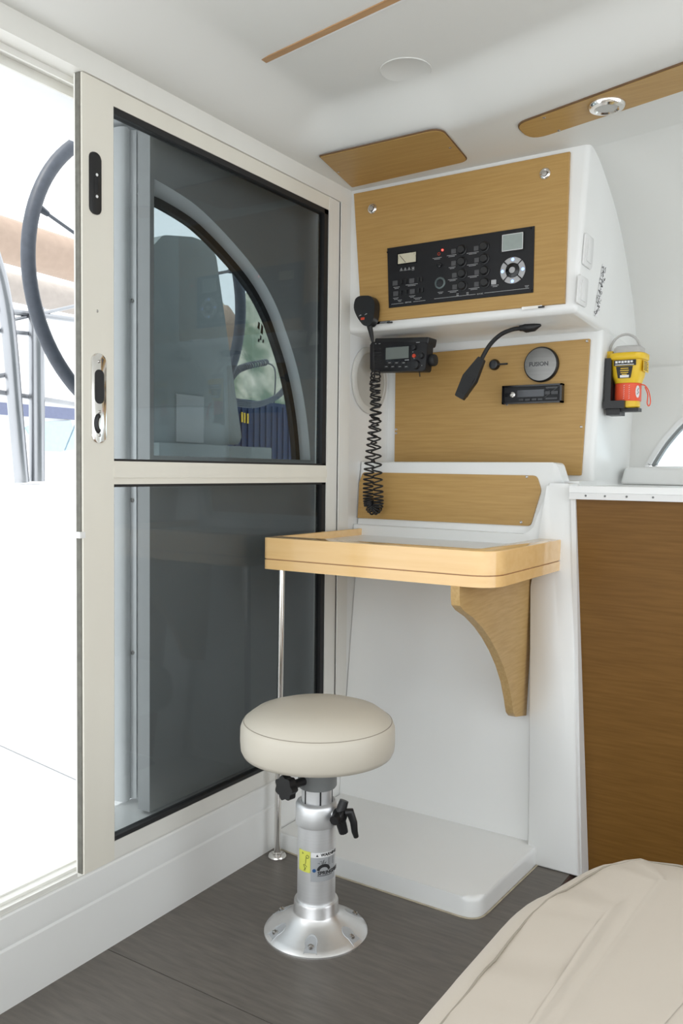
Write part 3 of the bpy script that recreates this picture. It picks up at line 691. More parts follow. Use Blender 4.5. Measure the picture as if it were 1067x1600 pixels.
# stereo
st = thing('car_stereo', 'black car stereo with blank display set in the beech panel', 'stereo', tuple(pq(835, 632)))
q = [pq(*a) for a in ((788, 632), (881, 630), (881, 601), (788, 603))]
su0, su1, sv0, sv1 = q[0].x, q[1].x, (q[0].z+q[1].z)/2, (q[2].z+q[3].z)/2
g = G()
g.box(su0, su1, sv0, sv0+.005, 0, .022, FQ, .001).box(su0, su1, sv1-.005, sv1, 0, .022, FQ, .001).box(su0, su0+.005, sv0, sv1, 0, .022, FQ, .001).box(su1-.006, su1, sv0, sv1, 0, .022, FQ, .001); g.build('trim_frame', 'black_gloss', st)
G().box(su0+.004, su1-.004, sv0+.004, sv1-.004, 0, .014, FQ, .002).build('fascia', 'panel_black', st)
sw_, sh = su1-su0, sv1-sv0
G().box(su0+.25*sw_, su0+.70*sw_, sv0+.36*sh, sv0+.74*sh, .014, .0155, FQ).build('display', 'dark_screen', st)
G().lathe([(.0085, .014), (.008, .021), (.005, .022), (.004, .020), (0, .020)], FQ @ Matrix.Translation((su0+.18*sw_, sv0+.5*sh, 0)), 20).build('volume_knob', 'chrome', st)
for (f0, f1, h0, h1) in ((.05, .13, .40, .60), (.72, .80, .45, .62), (.82, .93, .45, .62), (.73, .92, .18, .28), (.73, .92, .76, .86), (.28, .36, .16, .26), (.39, .47, .16, .26), (.50, .58, .16, .26), (.60, .68, .16, .26)):
    G().box(su0+f0*sw_, su0+f1*sw_, sv0+h0*sh, sv0+h1*sh, .014, .017, FQ, .0008).build('button', 'black_gloss', st)
g = G(); g.tube([FQ @ Vector((su0+.71*sw_, sv0+.3*sh, .0145)), FQ @ Vector((su0+.95*sw_, sv0+.9*sh, .0145))], .001, 4); g.tube([FQ @ Vector((su0+.71*sw_, sv0+.9*sh, .0145)), FQ @ Vector((su0+.95*sw_, sv0+.15*sh, .0145))], .001, 4); g.build('groove', 'black_gloss', st)

# gooseneck lamp
gl = thing('gooseneck_lamp', 'black gooseneck chart lamp with flat head under the locker', 'lamp', tuple(on(845, 508, 1, 2.30)))
pl = lambda x, y, Y=2.30: on(x, y, 1, Y)
g = G(); g.tube(bez([pl(815, 513), pl(800, 515), pl(782, 523), pl(766, 538), pl(755, 556), pl(748, 572)], 8), .0062, 10); g.build('gooseneck', 'rubber', gl)
ax_ = (pl(845, 510)-pl(812, 513)).normalized()
g = G(); pts = [pl(812, 513), pl(817, 512.5), pl(822, 512), pl(835, 511), pl(845, 508)]; g.tube(pts, [.008, .0095, .0145, .012, .003], 14); g.build('mount', 'black', gl)
# flat spade-shaped head
a = pl(750, 566, 2.295); c = pl(718, 622, 2.275); dv = (c-a); L = dv.length; dv.normalize(); uu = dv.cross(Vector((0, -1, 0))).normalized()
M = frame(a, uu, dv)
hp = round_poly([(-.010, -.012), (.010, -.012), (.024, .055), (.014, L), (-.014, L), (-.022, .055)], [.004, .004, .02, .004, .004, .02])
g = G(); g.prism(hp, -.008, .010, M, .005, 3); g.build('lamp_head', 'black', gl)
g = G(); g.box(-.016, .014, .05, L-.012, -.0105, -.008, M, .002); g.box(-.016, .014, .05, L-.012, .010, .0115, M, .002); g.build('head_cover', 'rubber', gl)

# desk back panel
bp_ = thing('chart_back_panel', 'long beech veneer panel behind the chart table', 'wood panel', (-1.1, 2.28, 0.9))
def ym(z): return 2.188+.085*z
def at_lean(x, y):
    z = 1.0
    for _ in range(6): p = on(x, y, 1, ym(z)-.007); z = p.z
    return p
q = [at_lean(*a) for a in ((528, 808), (828, 822), (845, 766), (838, 743), (533, 738))]
pl2 = round_poly([(max(q[0].x, -1.386), q[0].z), (q[1].x, q[1].z), (q[2].x, q[2].z), (q[3].x, q[3].z), (-1.375, q[4].z+.001), (-1.386, q[4].z-.03)], [0, .012, .03, .018, .01, .004], 4)
G().prism(pl2, 0, .006, FRONT(2.188), .001, 1, True, fn=lean(.085)).build('veneer_panel', 'beech', bp_)
for (x, y) in ((823, 745), (814, 816), (553, 741), (544, 803)):
    p = at_lean(x, y); screws([(p.x, p.z)], FRONT(p.y), bp_, .004)

# ------------------------------------------------------------------ chart table
ct = thing('chart_table', 'honey coloured wooden chart table with raised rim and white top', 'table', (-1.05, 2.0, 0))
XA, XR, YF, YE = -1.375, -0.722, 1.762, 2.243
def ushape(x0, x1, y0, y1, r, t):
    o = round_poly([(x0, y1), (x0, y0), (x1, y0), (x1, y1)], [0, .02, r, 0], 8)
    i = round_poly([(x1-t, y1), (x1-t, y0+t), (x0+.018, y0+t), (x0+.018, y1)], [0, max(.004, r-t), .004, 0], 8)
    return o+i
g = G(); g.prism(ushape(XA, XR, YF, YE, .075, .062), .818, .873, I4, .014, 5, True); g.build('rim', 'honey', ct, smooth=50)
g = G(); g.prism(round_poly([(XA, YE), (XA, YF+.004), (XR-.004, YF+.004), (XR-.004, YE)], [0, .02, .072, 0], 8), .8145, .819, I4); g.build('rim_groove', 'strip_wood', ct)
g = G(); g.prism(round_poly([(XA, YE), (XA, YF), (XR, YF), (XR, YE)], [0, .02, .075, 0], 8), .790, .815, I4, .004, 2); g.build('lower_board', 'honey', ct)
G().box(XA+.016, XR-.058, YF+.058, YE, .819, .853, I4, .001).build('tabletop', 'grp', ct, label='glossy white table top')
# bracket below
XK = -0.815
bq = [on(x, y, 0, XK) for x, y in ((822, 905), (813, 1119), (800, 1119), (796, 1113), (793, 1092), (788, 1066), (780, 1040), (770, 1017), (759, 997), (747, 980), (732, 964), (718, 954), (712, 946), (711, 936), (711, 915))]
bp2 = [(p.y, p.z) for p in bq]; bp2[0] = (2.256, .790); bp2[1] = (2.214, bp2[1][1]); bp2[-1] = (bp2[-1][0], .790)
G().prism(bp2, -.011, .011, SIDE(XK), .0015, 1).build('bracket', 'beech_y', ct, label='curved beech veneer bracket')
# steel leg
g = G(); pt = Vector((-1.343, 1.806, .792)); pb_ = Vector((-1.350, 1.806, .006)); g.tube([pb_, pt], .0088, 16); lg = g.build('support_pole', 'chrome', ct, label='slim polished steel pole')
M = frame((-1.350, 1.806, 0), (1, 0, 0), (0, 1, 0))
G().lathe([(.0255, .001), (.0255, .004), (.023, .007), (.014, .008), (.0135, .012), (.009, .013)], M, 28).build('pole_flange', 'chrome', lg)
for k in range(3): G().lathe([(.0035, .006), (.003, .0085), (0, .0085)], M @ Matrix.Translation((.0185*math.cos(k*2.1-.9), .0185*math.sin(k*2.1-.9), 0)), 8).build('flange_screw', 'chrome_dim', lg)

# ------------------------------------------------------------------ stool
SC = Vector((-1.056, 1.562, 0))
so = thing('pedestal_stool', 'round beige vinyl stool on an aluminium pedestal', 'stool', tuple(SC))
MSt = Matrix.Translation(SC)
R = .1745
prof = [(0, .415), (R-.016, .413), (R-.006, .416), (R-.001, .426), (R+.0005, .446), (R, .474), (R-.004, .485), (R-.008, .4895), (R-.016, .4965), (R-.032, .508), (R-.065, .5185), (R-.11, .523), (0, .5245)]
cu_ = G().lathe(prof, MSt, 64).build('seat_cushion', 'stool_vinyl', so, smooth=70)
for k in range(1): G().tube([SC+Vector(((R-.0075)*math.cos(2*math.pi*k/72), (R-.0070)*math.sin(2*math.pi*k/72), .4885)) for k in range(72)], .0011, 5, closed=True).build('seam', 'stitch', cu_)
G().lathe([(.0445, .412), (.0445, .340), (.042, .336), (.034, .336)], MSt, 40).build('swivel_collar', 'grey_paint', so)
G().lathe([(.0355, .40), (.0355, .295)], MSt, 40).build('inner_tube', 'alu', so)
for k in range(6):
    M = MSt @ Matrix.Rotation(math.radians(k*60+16), 4, 'Z'); G().box(.0350, .0362, -.0018, .0018, .298, .338, M).build('tube_slot', 'black', so)
G().lathe([(.036, .303), (.040, .3045), (.0455, .302), (.0488, .296), (.0490, .256), (.0478, .252), (.042, .2515)], MSt, 48).build('clamp_collar', 'alu', so)
col = G().lathe([(.0435, .256), (.0435, .06)], MSt, 48).build('column', 'alu', so)
bpf = [(.0435, .077), (.049, .0765), (.0505, .073), (.0515, .050), (.053, .047), (.064, .038), (.080, .027), (.095, .0185), (.106, .012), (.1145, .0075), (.1185, .0035), (.1185, 0), (0, 0)]
bs = G().lathe(bpf, MSt, 64).build('base', 'alu_cast', so)
for k in range(6):
    M = MSt @ Matrix.Rotation(math.radians(-62+k*60), 4, 'Z')
    g = G(); n = 10; b = bmesh.new()
    rim = [(.0905+.0155*math.cos(t), .0135*math.sin(t)) for t in [math.radians(60+240*i/n) for i in range(n+1)]]
    rim = [(.114, .0150)]+rim+[(.114, -.0150)]
    def hz(r):
        for (r0, h0), (r1, h1) in zip(bpf[4:], bpf[5:]):
            if r0 <= r <= r1: return h0+(h1-h0)*(r-r0)/(r1-r0)
        return .006
    T = [b.verts.new((x, y, hz(math.hypot(x, y))+.0012)) for x, y in rim]
    Bt = [b.verts.new((.094+(x-.094)*.84, y*.80, 0)) for x, y in rim]
    for v in Bt: v.co.z = hz(math.hypot(v.co.x, v.co.y))+.0003
    for i in range(len(rim)-1): b.faces.new((T[i], T[i+1], Bt[i+1], Bt[i]))
    T2 = [b.verts.new((.094+(v.co.x-.094)*1.09, v.co.y*1.09, 0)) for v in T]
    for v in T2: v.co.z = hz(min(.1184, math.hypot(v.co.x, v.co.y)))-.0002
    for i in range(len(rim)-1): b.faces.new((T2[i], T2[i+1], T[i+1], T[i]))
    Bm = [b.verts.new((v.co.x, v.co.y, v.co.z+.0003)) for v in Bt]; b.faces.new(Bm[::-1])
    g._merge(b, M); pk = g.build('bolt_pocket', 'label_grey', bs)
    rr = .099; G().lathe([(.0068, -.002), (.0068, .003), (.0045, .0045), (.0025, .003), (0, .003)], M @ Matrix.Translation((rr, 0, hz(rr)+.0005)), 12).build('bolt', 'chrome_dim', pk)
# direction helpers in the room: towards image left / right / viewer as seen around the stool
dL = Vector((-.842, -.54, 0)).normalized(); dC = Vector((.54, -.842, 0)).normalized()
# star knob on the left
kd = (dL*.68+dC*.73-Vector((0, 0, .10))).normalized(); k0 = SC+Vector((0, 0, .362))+kd*.040
M = frame(k0, kd.cross(Vector((0, 0, 1))).normalized(), (0, 0, 1)); 
if (M.to_3x3() @ Vector((0, 0, 1))).dot(kd) < 0: M = frame(k0, -kd.cross(Vector((0, 0, 1))).normalized(), (0, 0, 1))
kt = Matrix.Rotation(math.radians(0), 4, 'X')
kn = G().lathe([(.0045, 0), (.0045, .006)], M, 12).build('tension_knob', 'chrome', so)
G().lathe([(.0095, .004), (.0095, .055)], M, 16).build('knob_shaft', 'black', kn)
lob = []
for k in range(56):
    t = 2*math.pi*k/56; r = .0255+.0025*math.cos(7*t); lob.append((r*math.cos(t), r*math.sin(t)))
G().prism(lob, .048, .066, M, .004, 3).build('knob_head', 'black', kn, smooth=50)
# clamp lever on the right
kd = (-dL*.80+dC*.60).normalized(); k1_ = SC+Vector((0, 0, .283))+kd*.047
uh = Vector((0, 0, 1)).cross(kd).normalized(); M = frame(k1_, uh, (0, 0, 1))
lv = G().lathe([(.010, -.004), (.010, .012), (.008, .020)], M, 14).build('clamp_lever', 'alu', so)
g = G()
for ang, ln in ((70, .034), (185, .026), (285, .042)):
    a = math.radians(ang); d = Vector((math.cos(a), math.sin(a)))
    g.tube([M @ Vector((0, 0, .016)), M @ Vector((d.x*ln*.6, d.y*ln*.6, .019)), M @ Vector((d.x*ln, d.y*ln, .021))], [.012, .0115, .0105], 10)
g.cyl(0, 0, .006, .030, .014, M, 16, .003); g.build('star_handle', 'black', lv)
g = G(); g.tube([M @ Vector(p) for p in ((.004, .008, .026), (.016, .008, .034), (.022, -.016, .040), (.022, -.036, .043), (.027, -.050, .044))], [.009, .010, .0085, .0075, .006], 10); g.build('lever_arm', 'black', lv)
# labels wrapped on the column
aC = math.atan2(dC.y, dC.x)      # angle facing the viewer
rl = .0438
def wrap(co): a = aC+co.x/rl; rr = rl+co.z; return Vector((SC.x+rr*math.cos(a), SC.y+rr*math.sin(a), co.y-.052))
def wrapbox(u0, u1, v0, v1, h, m, nm, par, n=10):
    g = G(); b = bmesh.new(); vs = [[b.verts.new((u0+(u1-u0)*i/n, v, h)) for i in range(n+1)] for v in (v0, v1)]
    for i in range(n): b.faces.new((vs[0][i], vs[0][i+1], vs[1][i+1], vs[1][i]))
    g._merge(b, I4, wrap); return g.build(nm, m, par)
ys = wrapbox(-.046, -.013, .205, .253, .0005, 'yellow_sticker', 'yellow_label', col)
g = G()
def scrib(pts, h=.0009, r=.0005): g.tube([wrap(Vector((u, v, h))) for u, v in pts], r, 4)
scrib([(-.020+.0035*math.cos(t*.5), .241+.0035*math.sin(t*.5)) for t in range(14)])
scrib([(-.0235, .238), (-.024, .226), (-.027, .222), (-.021, .218)]); scrib([(-.030, .222), (-.026, .214), (-.029, .208)]); scrib([(-.024, .216), (-.026, .209)]); scrib([(-.034, .249), (-.031, .246), (-.034, .245)])
g.build('scribble', 'ink', ys)
gl_ = wrapbox(-.012, .052, .186, .252, .0004, 'label_grey', 'warning_label', col)
wrapbox(-.012, .052, .2405, .252, .0006, 'label_white', 'label_heading', gl_)
g = G(); g.text('WARNING', .0095, Matrix.Translation((.0335, .2463, .0)), fn=None, bold=.0003)
for v in g.bm.verts: v.co = wrap(Vector((v.co.x, v.co.y, .0009+v.co.z)))
def stxt(s, size, u, v, bold=0, al='CENTER'):
    gg = G(); gg.text(s, size, Matrix.Translation((u, v, 0)), al, bold=bold)
    for w in gg.bm.verts: w.co = wrap(Vector((w.co.x, w.co.y, .0009+w.co.z)))
    me = bpy.data.meshes.new('t'); gg.bm.to_mesh(me); gg.bm.free(); g.bm.from_mesh(me); bpy.data.meshes.remove(me)
stxt('SPRINGFIELD', .0115, .0035, .205, .0003, 'LEFT')
def flat(pts, h=.0009):
    b = bmesh.new(); f = b.faces.new([b.verts.new((p[0], p[1], h)) for p in pts]); bmesh.ops.triangulate(b, faces=[f]); g._merge(b, I4, wrap)
flat([(.018+.016*math.cos(math.radians(a)), .212+.0135*math.sin(math.radians(a))) for a in range(0, 181, 15)]+[(.018+.010*math.cos(math.radians(a)), .2105+.008*math.sin(math.radians(a))) for a in range(180, -1, -20)])
for k in range(6): flat([(.003+k*.006, .1985), (.009+k*.006, .1985), (.009+k*.006, .1998), (.003+k*.006, .1998)])
flat([(-.0005, .243), (.0055, .243), (.0025, .2485)])
for k in range(4): scrib([(.004+.005*k, .228+.004*math.sin(k*2)), (.008+.005*k, .232-.004*math.cos(k*1.7)), (.009+.004*k, .226)], r=.0004)
for k in range(7): scrib([(.028, .237-.0025*k), (.045, .237-.0025*k)], r=.0003)
g.build('label_print', 'ink', gl_)
flat_b = G(); b = bmesh.new(); b.faces.new([b.verts.new((-.004+.0042*math.cos(k*.5236), .2115+.0042*math.sin(k*.5236), .001)) for k in range(12)]); flat_b._merge(b, I4, wrap); flat_b.build('blue_dot', 'blue', gl_)

# ------------------------------------------------------------------ settee in the foreground
se = thing('settee_seat', 'large beige vinyl settee cushion with stitched edge in the foreground', 'settee', (0.1, 0.7, 0))
plan = round_poly([(-.435, .2), (1.0, .2), (1.0, 1.44), (-.10, 1.40), (-.36, 1.36), (-.428, 1.10)], [.05, .05, .05, .2, .18, .3], 14)
def soften(co):
    return co
g = G(); 
def prof_ring(inset, z, jit=0):
    cxm, cym = .3, .8; out = []
    n = len(plan)
    for i, p in enumerate(plan):
        a = Vector(plan[i-1]); c = Vector(plan[(i+1) % n]); t = (c-a).normalized(); nrm = Vector((-t.y, t.x))
        q = Vector(p)+nrm*inset; out.append((q.x, q.y, z))
    return out
ringsd = [(0.02, .35), (0.003, .36), (0, .385), (0.002, .405), (.009, .425), (.022, .443), (.040, .457), (.052, .463), (.056, .4630), (.061, .4645), (.09, .472), (.14, .477)]
b = bmesh.new(); RR = []
# resample the plan evenly
def resample(pts, n):
    P = [Vector((p[0], p[1])) for p in pts]; P.append(P[0]); Ls = [0]
    for a, c in zip(P, P[1:]): Ls.append(Ls[-1]+(c-a).length)
    out = []
    for k in range(n):
        s_ = Ls[-1]*k/n; i = max(j for j in range(len(Ls)-1) if Ls[j] <= s_); f = (s_-Ls[i])/max(1e-9, Ls[i+1]-Ls[i]); out.append(tuple(P[i].lerp(P[i+1], f)))
    return out
plan = resample(plan, 200)
for inset, z in ringsd:
    ring_ = []
    for k, p in enumerate(prof_ring(inset, z)):
        wv = .0022*math.sin(k*1.7)*math.sin(k*.37)+.0015*math.sin(k*.61)
        ring_.append(b.verts.new((p[0]+wv*.8, p[1]+wv, p[2]+(wv if inset > .005 else 0))))
    RR.append(ring_)
for A, B in zip(RR, RR[1:]):
    for k in range(len(A)): b.faces.new((A[k], A[(k+1) % len(A)], B[(k+1) % len(A)], B[k]))
b.faces.new(RR[-1]); b.faces.new(RR[0][::-1])
g._merge(b, I4); cush = g.build('cushion', 'settee_vinyl', se, smooth=70)
g = G(); g.tube([Vector((p[0], p[1], .4635+.0020*math.sin(k*1.7)*math.sin(k*.37))) for k, p in enumerate(prof_ring(.0555, .462))], .0016, 5, closed=True); g.build('seam', 'stitch', cush)
G().prism(round_poly([(-.36, .25), (.95, .25), (.95, 1.33), (-.30, 1.33)], [.05, .05, .05, .15], 6), -0.0, .362, I4, .01).build('settee_base', 'grp', se)

# ------------------------------------------------------------------ ceiling fittings
MU = UNDER(1.8975)
def onz(x, y, z): p = on(x, y, 2, z); return (p.x, -p.y)
cp = thing('ceiling_access_panel', 'beech access panel on the ceiling soffit above the locker', 'ceiling panel', (-1.15, 2.05, 1.89))
q = [onz(*a, 1.8935) for a in ((500, 246), (550, 293), (731, 252), (689, 202))]
G().prism(round_poly(q, [.004, .004, .03, .035], 5), 0.0015, .004, MU).build('veneer_panel', 'beech', cp)
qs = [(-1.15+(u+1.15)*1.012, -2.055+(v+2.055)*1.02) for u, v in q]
G().prism(round_poly(qs, [.004, .004, .03, .035], 5), -0.001, .0022, MU).build('panel_recess_shadow', 'recess_shadow_brown', cp)  # thin dark slab painted as the recess shadow along the panel
MU2 = UNDER(1.8935)
screws([onz(529, 269, 1.893), onz(703, 231, 1.893)], MU2, cp, .004)
cs = thing('ceiling_light_strip', 'long beech strip with rounded end on the ceiling edge', 'ceiling panel', (-0.4, 2.0, 1.89))
qa = [onz(*a, 1.8935) for a in ((806, 196), (1067, 101), (1067, 149), (829, 220))]
d = (Vector(qa[1])-Vector(qa[0])).normalized()
far = [tuple(Vector(qa[1])+d*.8), tuple(Vector(qa[2])+d*.8)]
pl3 = round_poly([qa[0], far[0], far[1], qa[3]], [.045, .0, .0, .045], 6)
G().prism(pl3, 0.0015, .004, MU).build('veneer_strip', 'beech', cs)
G().prism([(u-.002, v+.003) for u, v in pl3], -.001, .0030, MU).build('strip_recess_shadow', 'recess_shadow_brown', cs)  # offset dark slab, the strip's recess shadow painted in
screws([onz(850, 184, 1.893), onz(873, 204, 1.893)], MU2, cs, .004)
p = onz(948, 164, 1.893); M = MU2 @ Matrix.Translation((p[0], p[1], 0))
dl = thing('ceiling_downlight', 'round chrome downlight with frosted lens in the beech strip', 'light', tuple(M.translation))
G().lathe([(.042, 0), (.042, .004), (.038, .009), (.028, .011), (.024, .008)], M, 36).build('chrome_ring', 'chrome', dl)
G().lathe([(.024, .008), (.012, .0095), (0, .010)], M, 28).build('lens', 'frost', dl)
# inlay slot and round cover on the raised field
zf = 1.980
a = on(402, 99, 2, zf); c = on(612, 0, 2, zf); dd = (c-a).normalized(); M = frame(a, dd, (dd.cross(Vector((0, 0, 1)))))
if (M.to_3x3() @ Vector((0, 0, 1))).z > 0: M = frame(a, dd, -(dd.cross(Vector((0, 0, 1)))))
o = thing('ceiling_inlay', 'narrow brown wooden inlay strip in the white ceiling', 'inlay', tuple(a))
G().box(0, .9, -.009, .009, -.001, .0025, M, .0006).build('wood_strip', 'strip_wood', o)
G().box(-.005, .9, -.014, -.0095, -.001, .003, M, .001).box(-.005, .0, -.014, .012, -.001, .003, M, .001).build('white_edge_highlight', 'plastic_white', o)  # white rim on one side and the end, a highlight added as geometry
p = on(634, 109, 2, zf); M = frame((p.x, p.y, zf), (1, 0, 0), (0, -1, 0))
rc = thing('ceiling_cover_disc', 'round white blanking cover on the ceiling', 'cover', (p.x, p.y, zf))
G().lathe([(.060, -.001), (.060, .0010), (.0588, .0018), (.0570, .0008), (0, .0008)], M, 48).build('cover_plate', 'liner', rc)

# ------------------------------------------------------------------ light switches, sticker on the tower side
def side_x(z): return -.688+(z-1.472)*(.026/.458)
MT = frame((side_x(1.472)+.0008, 0, 1.472), (0, 1, 0), (.026/.458, 0, 1))
def ts(x, y):
    p = on(x, y, 0, -.682); return (p.y, p.z-1.472)
for (a, c, lab) in (((908, 413), (922, 374), 'upper white wall switch on the tower side'), ((902, 473), (917, 437), 'lower white wall switch on the tower side')):
    A = ts(*a); Cc = ts(*c); s_ = thing('light_switch', lab, 'switch', tuple(MT @ Vector((A[0], A[1], 0))), 'white switches on the tower side')
    G().prism(rrect(A[0], Cc[0], A[1], Cc[1], .008), 0, .005, MT, .002, 2, True).build('switch_plate', 'plastic_white', s_)
    w = Cc[0]-A[0]; h_ = Cc[1]-A[1]
    G().prism(rrect(A[0]+.25*w, Cc[0]-.2*w, A[1]+.15*h_, Cc[1]-.15*h_, .004), .005, .008, MT, .001, 2, True).build('rocker', 'plastic_white', s_)
A = ts(931, 495); Cc = ts(944, 415)
sk_ = thing('handwritten_sticker', 'clear sticker with black handwritten scrawl on the tower side', 'sticker', tuple(MT @ Vector((A[0], A[1], 0))))
G().prism([ts(930, 493), ts(936, 496), ts(946, 418), ts(939, 412)], 0, .0006, MT).build('film', 'label_white', sk_)
g = G(); rnd = random.Random(3)
for k in range(24):
    t = k/23; cx_ = 933+8*t+rnd.uniform(-2.5, 2.5); cy_ = 490-72*t; pp = [ts(cx_+rnd.uniform(-2.5, 2.5), cy_+rnd.uniform(-3.5, 3.5)) for _ in range(5)]
    g.tube(bez([MT @ Vector((a_, b_, .0012)) for a_, b_ in pp], 4), .0005, 4)
g.build('handwriting', 'ink', sk_)

# ------------------------------------------------------------------ emergency beacon
XE = -.693
eb = thing('emergency_beacon', 'yellow and orange emergency beacon in a black wall bracket', 'beacon', (XE+.05, 2.52, 1.235))
ME = SIDE(XE+.0)
yc = 2.53; xc = XE+.060
g = G(); g.box(yc-.045, yc+.045, 1.245, 1.385, 0.004, .022, ME, .004); g.box(yc-.05, yc+.05, 1.240, 1.262, 0.003, .062, ME, .005); g.box(yc-.03, yc+.03, 1.222, 1.242, .006, .045, ME, .004); g.box(yc-.02, yc+.02, 1.232, 1.242, .04, .095, ME, .003); g.build('bracket', 'black', eb)
Mb = Matrix.Translation((xc, yc, 0))
def sq(prof, n=40, pw=3.2):
    b = bmesh.new(); rings = []
    for r, h, w in prof:
        ring_ = []
        for k in range(n):
            t = 2*math.pi*k/n; c_, s__ = math.cos(t), math.sin(t); e = (abs(c_)**pw+abs(s__)**pw)**(-1/pw); e = 1+(e-1)*w
            ring_.append(b.verts.new((r*c_*e, r*s__*e, h)))
        rings.append(ring_)
    for A, B in zip(rings, rings[1:]):
        for k in range(n): b.faces.new((A[k], A[(k+1) % n], B[(k+1) % n], B[k]))
    b.faces.new(rings[0][::-1]); b.faces.new(rings[-1]); return b
g = G(); b = sq([(.030, 1.243, 0), (.034, 1.246, 0), (.034, 1.262, 0)]); g._merge(b, Mb); g.build('foot_ring', 'yellow', eb)
g = G(); b = sq([(.0365, 1.262, 0), (.037, 1.263, 0), (.037, 1.312, 0), (.036, 1.313, 0)]); g._merge(b, Mb); g.build('orange_band', 'orange', eb)
g = G(); b = sq([(.037, 1.313, .2), (.043, 1.335, .8), (.046, 1.372, 1), (.046, 1.380, 1)]); g._merge(b, Mb); bd = g.build('beacon_body', 'yellow', eb, smooth=60)
g = G(); b = sq([(.050, 1.379, 1), (.053, 1.382, 1), (.053, 1.396, 1), (.048, 1.399, 1)]); g._merge(b, Mb); g.build('collar', 'yellow', eb, smooth=60)
g = G(); b = sq([(.041, 1.398, 1), (.040, 1.414, 1), (.034, 1.420, 1)]); g._merge(b, Mb); g.build('lens_cap', 'grey_plastic', eb, smooth=60)
# labels on the two seen faces (towards -Y and +X)
fy = frame((xc, yc-.0475, 0), (1, 0, 0), (0, 0, 1))
lb = G().box(-.030, .032, 1.361, 1.377, 0, .0012, fy).build('front_label', 'ink', eb)
g = G(); [g.box(-.026+k*.0085, -.0195+k*.0085, 1.368+.001*(k % 2), 1.3745, .0012, .0015, fy) for k in range(6)]; g.box(-.026, .026, 1.3625, 1.3645, .0012, .0015, fy); g.build('label_text', 'label_white', lb)
fy2 = frame((xc, yc-.046, 0), (1, 0, 0), (0, 0, 1))
l2 = G().prism([(-.018, 1.326), (.016, 1.326), (.022, 1.359), (-.024, 1.359)], -.004, .002, fy2).build('instruction_label', 'ink', eb)
g = G(); 
for k, (w0, hz_, m) in enumerate(((.018, 1.353, 0), (.020, 1.347, 0), (.018, 1.341, 0), (.012, 1.336, 0))): g.box(-w0*.6, w0*.6, hz_-.0012, hz_+.0012, .002, .0023, fy2)
g.build('instruction_lines', 'yellow', l2)
G().box(-.012, .013, 1.327, 1.334, .002, .0024, fy2).build('white_tag', 'label_white', l2)
fx = frame((xc+.0475, yc, 0), (0, 1, 0), (0, 0, 1))
l3 = G().box(-.030, .030, 1.345, 1.376, 0, .001, fx).build('side_label', 'yellow', eb)
g = G()
for k in range(6): g.box(-.024, .020-.006*(k % 2), 1.349+k*.0045, 1.351+k*.0045, .001, .0013, fx)
g.build('side_print', 'ink', l3)
g = G(); b = bmesh.new(); rr = .0378
def wr2(u, v, h=0): a_ = math.radians(-32)+u/rr; return (xc+(rr+h)*math.cos(a_), yc+(rr+h)*math.sin(a_), v)
b.faces.new([b.verts.new(wr2(.008*math.cos(k*.5236), 1.288+.018*math.sin(k*.5236))) for k in range(12)]); g._merge(b, I4); ov = g.build('oval_tag', 'label_white', eb)
g = G(); g.tube([wr2(-.003, 1.280, .0006), wr2(.003, 1.286, .0006), wr2(-.002, 1.291, .0006), wr2(.003, 1.298, .0006)], .0008, 4); g.build('oval_print', 'ink', ov)
g = G()
for k in range(2):
    for j in range(7): g.tube([wr2(-.042+.014*k, 1.268+j*.006, .0006), wr2(-.039+.014*k, 1.270+j*.006, .0006)], .0006, 4)
g.build('band_print', 'label_white', eb)
# strap loop and orange lanyard
pt0 = Vector((xc-.058, yc-.01, 1.40)); P = []
for k in range(15):
    t = math.pi*k/14; P.append(Vector((xc-.012-.044*math.cos(t), yc+.0, 1.405+.052*math.sin(t))))
g = G(); g.tube([Vector((xc-.056, yc, 1.37))]+P+[Vector((xc+.032, yc, 1.39))], .0036, 8); g.build('strap_loop', 'grey_plastic', eb)
g = G(); g.box(xc-.060, xc-.042, yc-.02, yc+.02, 1.376, 1.408, I4, .004); g.build('strap_holder', 'yellow', eb)
q = Vector((xc+.038, yc-.02, 1.308)); g = G(); g.tube(bez([q, q+Vector((.014, 0, -.004)), q+Vector((.025, 0, -.022)), q+Vector((.030, 0, -.050)), q+Vector((.026, 0, -.062)), q+Vector((.021, 0, -.054)), q+Vector((.022, 0, -.030)), q+Vector((.014, 0, -.008))], 6), .0017, 6); g.build('lanyard', 'orange', eb)

# ================================================================== OUTSIDE
# white cockpit moulding
o = thing('cockpit_moulding', 'bright white cockpit seat moulding outside the open door', 'cockpit', (-2.6, 2.0, 0.1))
G().box(-4.2, -1.62, -2.5, 4.0, 0.06, 0.10).build('cockpit_sole', 'boat_white', o)
g = G(); g.hexa([(-4.2, 2.0, .10), (-1.62, 1.62, .10), (-1.62, 3.4, .10), (-4.2, 3.4, .10), (-4.2, 2.08, 0.985), (-1.70, 1.70, 0.985), (-1.70, 3.4, 0.985), (-4.2, 3.4, 0.985)], .03, 4); g.build('coaming', 'boat_white', o, smooth=50)
g = G(); g.hexa([(-4.2, -.4, .10), (-3.0, -.4, .10), (-3.0, 2.2, .10), (-4.2, 2.2, .10), (-4.2, -.4, .55), (-3.05, -.4, .55), (-3.05, 2.2, .55), (-4.2, 2.2, .55)], .03, 4); g.build('bench', 'boat_white', o, smooth=50)
# canopy edge
g = G(); g.hexa([(-1.82, -1.5, 1.90), (-1.51, -1.5, 1.90), (-1.51, 2.6, 1.90), (-1.82, 2.6, 1.90), (-1.86, -1.5, 1.99), (-1.51, -1.5, 1.99), (-1.51, 2.6, 1.99), (-1.86, 2.6, 1.99)], .02, 3)
tag(g.build('canopy_edge', 'boat_white', smooth=50), 'white overhanging roof edge outside above the door', 'roof edge')
